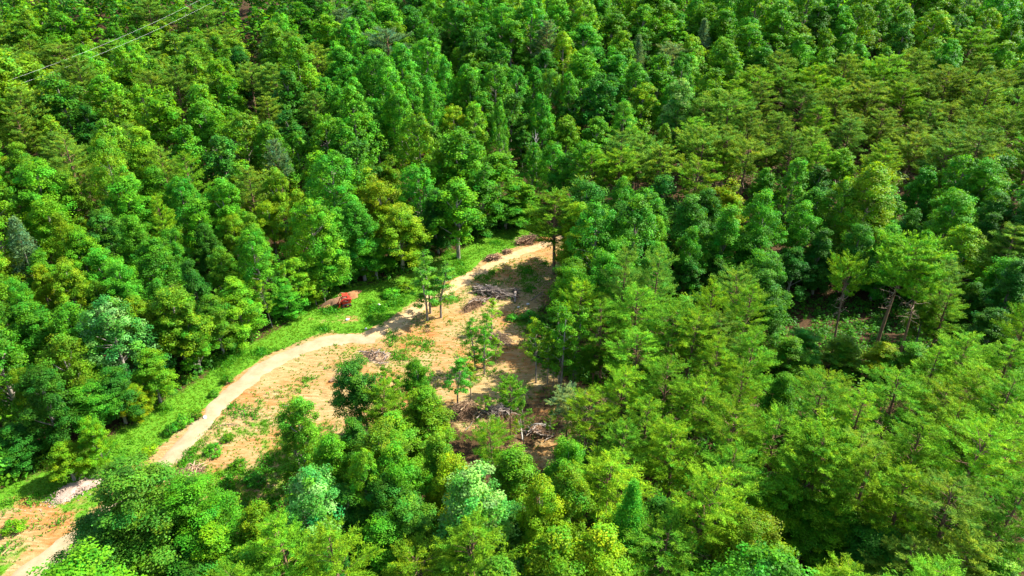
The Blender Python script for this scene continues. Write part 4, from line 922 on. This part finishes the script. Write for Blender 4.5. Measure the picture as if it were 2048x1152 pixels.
def brush_pile(px, py, lx, ly, h, rz, mat, label, logs=12, twigs=260, name='brush_pile', logmat=None, fan=None, mound=None, llen=(1.1, 2.4), cat='brush pile', seed=1, leaves=0):
    x, y, _d = cast(px, py); z = float(ground(x, y)); rng = np.random.default_rng(700 + seed)
    root = bpy.data.objects.new(name, None); COL.objects.link(root); root.location = (x, y, z); tag(root, label, cat)
    obj('mound', heap_mesh('mound', lx * .85, ly * .85, h * .6, mound or M_DARKSOIL, seed, (x, y, z), rz), root)
    R_ = rotz(rz); mb = MB()
    for k in range(twigs):
        u = rng.normal(size=2) * .42; u = np.clip(u, -1, 1); c = R_ @ np.array([u[0] * lx, u[1] * ly, 0])
        top = h * max(.08, 1 - (u ** 2).sum() * .8); c[2] = top * rng.uniform(.3, 1.05) + float(ground(x + c[0], y + c[1])) - z
        a = (rz + fan + rng.normal() * .35) if fan is not None else rng.uniform(0, 2 * pi); el = rng.normal() * .3; ln = rng.uniform(.5, 1.6)
        d = np.array([cos(a) * cos(el), sin(a) * cos(el), sin(el)]) * ln / 2; bend = rng.normal(size=3) * .1
        r = rng.uniform(.014, .036); v = rng.uniform(.7, 1.35)
        mb.tube([c - d, c + bend, c + d], [r, r * .8, r * .4], 4, (v, v, v), False)
    tw = obj('twigs', mb.mesh('twigs', mat), root); tw['kind'] = 'stuff'
    for k in range(logs):
        u = rng.uniform(-.85, .85, 2) * [1, .8]; c = R_ @ np.array([u[0] * lx, u[1] * ly, 0]); L = rng.uniform(*llen); th = rng.uniform(.7, 1.5)
        o = obj('log', log_mesh(logmat or mat, int(rng.integers(3))), root)
        o.location = (c[0], c[1], h * max(.15, .95 - (u ** 2).sum() * .7) * rng.uniform(.75, 1.0) + .06 + float(ground(x + c[0], y + c[1])) - z)
        a = (rz + fan + rng.normal() * .4) if fan is not None else rz + rng.normal() * .8
        o.rotation_euler = (rng.uniform(0, 6), rng.normal() * .16, a); o.scale = (L, th, th)
    return root
brush_pile(1056, 484, 2.7, 1.15, 1.2, radians(28), M_BROWN, 'large brown brush pile beside the upper end of the dirt track', 16, 420, seed=1)
brush_pile(1013, 506, .9, .6, .6, radians(28), M_BROWN, 'smallest brown brush heap on the left verge of the dirt track', 5, 110, seed=2, llen=(.7, 1.2))
brush_pile(985, 518, 1.7, .7, .7, radians(25), M_BROWN, 'low brown brush heap along the dirt track, below the two others', 9, 220, seed=3)
brush_pile(950, 612, 3.1, 1.0, 1.2, radians(52), M_BROWN, 'dark brush row forming the lower left arm of the big log heap', 12, 330, seed=4, logmat=M_GREYWOOD)
brush_pile(988, 590, 3.2, 1.3, 1.25, radians(-14), M_GREYWOOD, 'big heap of grey fallen logs in mid clearing', 36, 420, seed=5, fan=-.35, llen=(2.0, 4.6), name='log_pile', cat='log pile', mound=M_DARKSOIL)
brush_pile(1001, 684, 1.9, 1.5, 1.2, radians(-50), M_STRAW, 'fan-shaped pile of dry straw-coloured brush below the log heap', 9, 520, seed=6, fan=.1, logmat=M_STRAW, mound=M_DARKSOIL)
brush_pile(928, 828, 2.2, 1.5, 1.6, radians(10), M_BROWN, 'brown root and brush heap in the lower clearing beside a slender tree', 12, 330, seed=7, logmat=M_STRAW, name='root_heap', cat='brush pile')
brush_pile(992, 826, 2.2, 1.1, .8, radians(15), M_GREYWOOD, 'flat heap of crossed sticks and logs right of the root heap', 18, 220, seed=8, llen=(1.2, 2.6))
brush_pile(1075, 866, 2.0, .9, .6, radians(-15), M_BROWN, 'low dark brush heap under the long white curved branch', 9, 200, seed=9, logmat=M_GREYWOOD)
brush_pile(378, 952, 1.7, 1.0, .8, radians(35), M_BROWN, 'tan and brown brush pile right of the lower driveway end', 10, 300, seed=10, logmat=M_STRAW)
brush_pile(752, 714, 2.5, 1.6, .7, radians(-35), M_BROWN, 'ash-grey and rust burn pile at the edge of the driveway turnaround', 12, 170, seed=11, mound=M_ASH, logmat=M_GREYWOOD, llen=(.7, 1.6), name='burn_pile', cat='debris pile')
brush_pile(690, 748, 2.2, .8, .35, radians(52), M_BROWN, 'low brown debris streak leading down from the burn pile', 7, 150, seed=12, mound=M_DARKSOIL, llen=(.6, 1.3), name='debris_pile', cat='debris pile')

def mound(name, px, py, lx, ly, h, rz, mat, label, seed, cat='mound'):
    x, y, _d = cast(px, py); z = float(ground(x, y))
    o = obj(name, heap_mesh(name, lx, ly, h, mat, seed, (x, y, z), rz), None, (x, y, z)); return tag(o, label, cat)
mound('dirt_mound', 672, 606, 2.6, 1.1, .9, radians(40), M_DARKSOIL, 'dark dirt mound directly behind the red loader', 31)
mound('clay_mound', 652, 614, 1.3, .9, .45, radians(15), M_CLAYPILE, 'low red clay mound left of the loader\'s dirt mound', 32)
mound('clay_bank', 705, 590, 1.7, 1.1, .7, radians(60), M_CLAYPILE, 'orange clay bank up behind the red loader', 33)
mound('gravel_pile', 152, 980, 2.7, 1.2, .55, radians(42), M_PINKGRAVEL, 'long pinkish gravel pile in the lower left grass', 34, 'gravel pile')

def loose_stones():
    p = bpy.data.objects['gravel_pile']; rng = np.random.default_rng(8); mb = MB()
    for k in range(420):
        u = rng.normal(size=2) * .5; a = radians(42); X = p.location.x + u[0] * 2.9 * cos(a) - u[1] * 1.4 * sin(a); Y = p.location.y + u[0] * 2.9 * sin(a) + u[1] * 1.4 * cos(a)
        z = float(ground(X, Y)) + .5 * max(0, 1 - (u ** 2).sum() ** .8) * .8; d = rng.uniform(.05, .15, 3)
        mb.box((X - p.location.x, Y - p.location.y, z - p.location.z), d, rotz(rng.uniform(0, 3)) @ roty(rng.uniform(0, 3)))
    o = obj('stones', mb.mesh('stones', M_PINKGRAVEL), p); o['kind'] = 'stuff'
loose_stones()
# upturned stump with grey root plate
def stump():
    x, y, _d = cast(1030, 594); z = float(ground(x, y)); rng = np.random.default_rng(5)
    root = bpy.data.objects.new('uprooted_stump', None); COL.objects.link(root); root.location = (x, y, z)
    tag(root, 'upturned stump with charcoal-grey root plate at the right end of the log heap', 'stump')
    mb = MB(); mb.tube([(0, -1.9, .1), (0, -.9, .5), (.05, 0, .95)], [.13, .17, .26], 8); obj('trunk', mb.mesh('stump_trunk', M_GREYWOOD, True), root)
    for k in range(22):
        a = k * 2.399; r = rng.uniform(.5, 1.15); mb = MB(); d = np.array([cos(a) * r, rng.uniform(.05, .5), sin(a) * r * .8])
        mb.tube([(.05, 0, .95), np.array([.05, .15, .95]) + d * .55 + rng.normal(size=3) * .06, np.array([.05, .05, .95]) + d], [.12, .075, .02], 5, np.full(3, rng.uniform(.35, 1.1)), False)
        obj('root', mb.mesh('root', M_GREYWOOD, True), root)
    mb = MB(); V = []; 
    obj('root_soil', heap_mesh('root_soil', .75, .55, .9, M_DARKSOIL, 3, (x, y, z), .3), root)
stump()
def branch_thing(label, pts, r0, mat, name='fallen_branch', forks=2, seed=0):
    P = []
    for px, py, up in pts:
        x, y, _d = cast(px, py); P.append((x, y, float(ground(x, y)) + up))
    P = np.array(P); base = P[0].copy(); P = P - base; rng = np.random.default_rng(seed); mb = MB()
    P = np.array(smooth3(P)); mb.tube(P, np.linspace(r0, r0 * .35, len(P)), 6)
    for k in range(forks):
        i = int(len(P) * rng.uniform(.35, .85)); d = (P[min(i + 2, len(P) - 1)] - P[i - 1]); d = d / np.linalg.norm(d)
        q = P[i]; e = q + (d + rng.normal(size=3) * .5) * rng.uniform(.6, 1.2); mb.tube([q, (q + e) / 2 + rng.normal(size=3) * .05, e], [r0 * .5, r0 * .35, r0 * .15], 5)
    o = obj(name, mb.mesh(name, mat, True), None, base); tag(o, label, 'branch', 'loose fallen branches and logs')
def smooth3(P, n=4):
    out = []
    for i in range(len(P) - 1):
        p0, p1, p2, p3 = P[max(i - 1, 0)], P[i], P[i + 1], P[min(i + 2, len(P) - 1)]
        for k in range(n):
            t = k / n; out.append(.5 * (2 * p1 + (p2 - p0) * t + (2 * p0 - 5 * p1 + 4 * p2 - p3) * t * t + (3 * p1 - p0 - 3 * p2 + p3) * t ** 3))
    out.append(P[-1]); return out
branch_thing('long white curved branch arching over the lower clearing', [(1052, 868, .1), (1062, 864, .9), (1078, 866, 1.35), (1104, 866, .9)], .09, M_SNAG, seed=1)
branch_thing('pale fork of wood standing by the dark sapling trunk in the lower clearing', [(1045, 880, .1), (1042, 870, 1.0), (1040, 866, 2.3)], .1, M_SNAG, seed=2)
branch_thing('pale stick across the roots in the lower clearing, left of the conifer', [(930, 862, .1), (938, 856, .15), (945, 846, .2)], .07, M_GREYWOOD, seed=3, forks=1)
branch_thing('brown log lying behind the multi-stemmed young tree', [(938, 712, .1), (955, 718, .15), (975, 722, .12)], .11, M_WOOD, 'fallen_log', 1, 4)
branch_thing('grey log sticking out at the lower right of the big log heap', [(985, 612, .15), (990, 604, .4), (1000, 596, .7)], .1, M_GREYWOOD, 'fallen_log', 1, 5)
branch_thing('pale thin log lying in the shade right of the log heap', [(1062, 602, .1), (1075, 592, .12), (1088, 584, .1)], .07, M_GREYWOOD, 'fallen_log', 1, 6)
branch_thing('thin stick in the straw above the grove of thin stems', [(1038, 786, .05), (1048, 776, .08), (1054, 768, .05)], .05, M_STRAW, seed=7, forks=1)
branch_thing('sticks fanned out right of the driveway below its bend', [(440, 852, .05), (458, 849, .1), (478, 850, .06)], .06, M_STRAW, seed=8, forks=3)
def rock(px, py, s, label, seed):
    rng = np.random.default_rng(seed); x, y, _d = cast(px, py); n, m = 7, 9; V = []
    for i in range(n):
        ph = pi * i / (n - 1)
        for j in range(m):
            th = 2 * pi * j / m; k = 1 + .25 * sin(th * 2 + seed) * sin(ph) + rng.normal() * .06 * sin(ph)
            V.append((cos(th) * sin(ph) * s * k, sin(th) * sin(ph) * s * .8 * k, cos(ph) * s * .6 + s * .35))
    Q = [[i * m + j, (i + 1) * m + j, (i + 1) * m + (j + 1) % m, i * m + (j + 1) % m] for i in range(n - 1) for j in range(m)]
    tag(obj('rock', mesh_from('rock', V, Q, None, M_STONE, False), None, (x, y, float(ground(x, y)))), label, 'rock', 'pale rocks lying in the clearing')
rock(1056, 609, .24, 'upper of two white rocks in the shade right of the log heap', 1); rock(1037, 615, .2, 'lower white rock in the shade right of the log heap', 2)
rock(758, 610, .22, 'white rock in the grass strip right of the red loader', 3); rock(410, 836, .3, 'pale rock at the left edge of the lower driveway', 4)
rock(732, 658, .2, 'pale rock at the top edge of the driveway turnaround', 5); rock(695, 640, .28, 'pale slab on the grass bank below the red loader', 6)

# ------------------------------------------------------------------ red compact loader
def loader():
    x, y, _d = cast(692, 612); z = float(ground(x, y))
    root = bpy.data.objects.new('compact_loader', None); COL.objects.link(root); root.location = (x, y, z); root.rotation_euler = (0, 0, radians(205))
    tag(root, 'small red compact loader with raised arms and bucket before a dirt mound', 'loader')
    RED = paint_mat('red_paint', (.58, .03, .012), .55, 0, .55); DARK = paint_mat('black_rubber', (.02, .02, .02), .8, 0, .5, (.16, .1, .06)); GREY = paint_mat('worn_steel', (.32, .30, .28), .5, .6, .5); PALE = paint_mat('cream_panel', (.6, .28, .14), .6)
    b = MB(); b.box((-.1, 0, .78), (1.35, .82, .5), None, (1, 1, 1), .06); b.box((-.62, 0, 1.15), (.55, .84, .36), None, (1, 1, 1), .07); b.box((.42, 0, .95), (.3, .7, .35), None, (1, 1, 1), .05); body = obj('body', b.mesh('loader_body', RED), root)
    g = MB()
    for k in range(5): g.box((-.905, 0, 1.03 + k * .06), (.03, .6, .025))
    obj('grille', g.mesh('grille', DARK), body)
    for s in (-1, 1):
        t = MB(); prof = []
        for k in range(20):
            a = 2 * pi * k / 20; prof.append((cos(a) * .72 + (.18 if cos(a) > 0 else -.18) * 0, sin(a) * .27 + .3))
        V = [(px_, s * (.5 + w), pz) for w in (-.13, .13) for px_, pz in prof]; Q = [[k, (k + 1) % 20, 20 + (k + 1) % 20, 20 + k] for k in range(20)]
        Vi = [((px_) * .86, s * (.5 + w), .3 + (pz - .3) * .72) for w in (-.13, .13) for px_, pz in prof]; V += Vi
        Q += [[k, 40 + k, 40 + (k + 1) % 20, (k + 1) % 20] for k in range(20)] + [[20 + k, 20 + (k + 1) % 20, 60 + (k + 1) % 20, 60 + k] for k in range(20)] + [[40 + k, 60 + k, 60 + (k + 1) % 20, 40 + (k + 1) % 20] for k in range(20)]
        t.add(V, Q); tr = obj('track', t.mesh('track', DARK), root)
        for wx, wr in ((-.46, .16), (0, .12), (.46, .16)):
            w = MB(); w.tube([(wx, s * .4, .3), (wx, s * .6, .3)], [wr, wr], 12); obj('wheel', w.mesh('wheel', RED), tr)
        a = MB(); a.tube([(-.75, s * .47, 1.3), (.1, s * .47, 1.5), (.75, s * .47, 1.2), (1.0, s * .4, .55)], [.085, .085, .08, .07], 6); arm = obj('lift_arm', a.mesh('lift_arm', RED), root)
        c = MB(); c.tube([(-.3, s * .47, .95), (.55, s * .47, 1.28)], [.05, .035], 7); obj('cylinder', c.mesh('cylinder', GREY), arm)
    k = MB(); prof = [(1.0, .62), (1.02, .2), (1.15, .08), (1.65, .06)]
    for (x0, z0), (x1, z1) in zip(prof[:-1], prof[1:]):
        L = math.hypot(x1 - x0, z1 - z0); k.box(((x0 + x1) / 2, 0, (z0 + z1) / 2), (L + .04, 1.25, .05), roty(-math.atan2(z1 - z0, x1 - x0)))
    for s in (-1, 1): k.add([(1.0, s * .62, .62), (1.02, s * .62, .2), (1.15, s * .62, .08), (1.65, s * .62, .06), (1.0, s * .66, .62), (1.02, s * .66, .2), (1.15, s * .66, .08), (1.65, s * .66, .06)], [[0, 1, 2, 3], [4, 7, 6, 5], [0, 3, 7, 4], [0, 4, 5, 1], [1, 5, 6, 2], [2, 6, 7, 3]])
    obj('bucket', k.mesh('bucket', RED), root)
    f = MB()
    for s in (-1, 1):
        f.tube([(-.35, s * .36, 1.0), (-.33, s * .36, 1.95)], [.035, .035], 6); f.tube([(.35, s * .36, 1.0), (.3, s * .36, 1.95)], [.035, .035], 6)
    obj('roll_bar', f.mesh('roll_bar', RED), root)
    r = MB(); r.box((-.02, 0, 1.98), (.85, .86, .07), None, (1, 1, 1), .03); obj('canopy', r.mesh('canopy', RED), root)
    s_ = MB(); s_.box((-.12, 0, 1.12), (.36, .4, .1), None, (1, 1, 1), .03); s_.box((-.3, 0, 1.38), (.09, .4, .45), None, (1, 1, 1), .03); obj('seat', s_.mesh('seat', DARK), root)
    p = MB(); p.box((.5, 0, 1.2), (.1, .5, .22), None, (1, 1, 1), .02); obj('control_panel', p.mesh('control_panel', PALE), root)
    e = MB(); e.tube([(-.7, .25, 1.3), (-.7, .25, 1.62), (-.76, .25, 1.68)], [.04, .04, .035], 7); obj('exhaust', e.mesh('exhaust', GREY), root)
    for s in (-1, 1):
        l = MB(); l.tube([(.56, s * .24, 1.05), (.6, s * .24, 1.05)], [.06, .055], 8); obj('headlight', l.mesh('headlight', PALE), root)
loader()
branch_thing('bent orange-brown branch on the dirt mound right behind the red loader', [(678, 600, .8), (684, 599, 1.15), (694, 602, 1.2), (700, 606, .9)], .09, bark_mat('fresh_wood', (.42, .2, .09), (.62, .36, .18)), seed=12, forks=1)

# ------------------------------------------------------------------ power line over the left hill
def wires():
    M_WIRE = paint_mat('aluminium_wire', (.6, .6, .58), .35, .3, .1, (.4, .4, .4))
    def at_depth(px, py, D):
        xo, yo = (px - 1024) / FPX, (py - 576) / FPX; return np.array([xo * D, (CP - yo * SP) * D, HC - (SP + yo * CP) * D])
    for (a, b, lab) in (((-60, 180, 128), (420, -16, 196), 'upper of two thin power lines crossing the hill crest at top left'), ((-60, 194, 128), (420, 2, 196), 'lower of two thin power lines crossing the hill crest at top left')):
        A, B = at_depth(*a), at_depth(*b); t = np.linspace(0, 1, 25)[:, None]; P = A + (B - A) * t; P[:, 2] -= 1.2 * 4 * t[:, 0] * (1 - t[:, 0]) + .6
        base = P[0].copy(); mb = MB(); mb.tube(P - base, np.full(25, .012), 6)
        tag(obj('power_line', mb.mesh('power_line', M_WIRE, True), None, base), lab, 'power line', 'power lines')
wires()
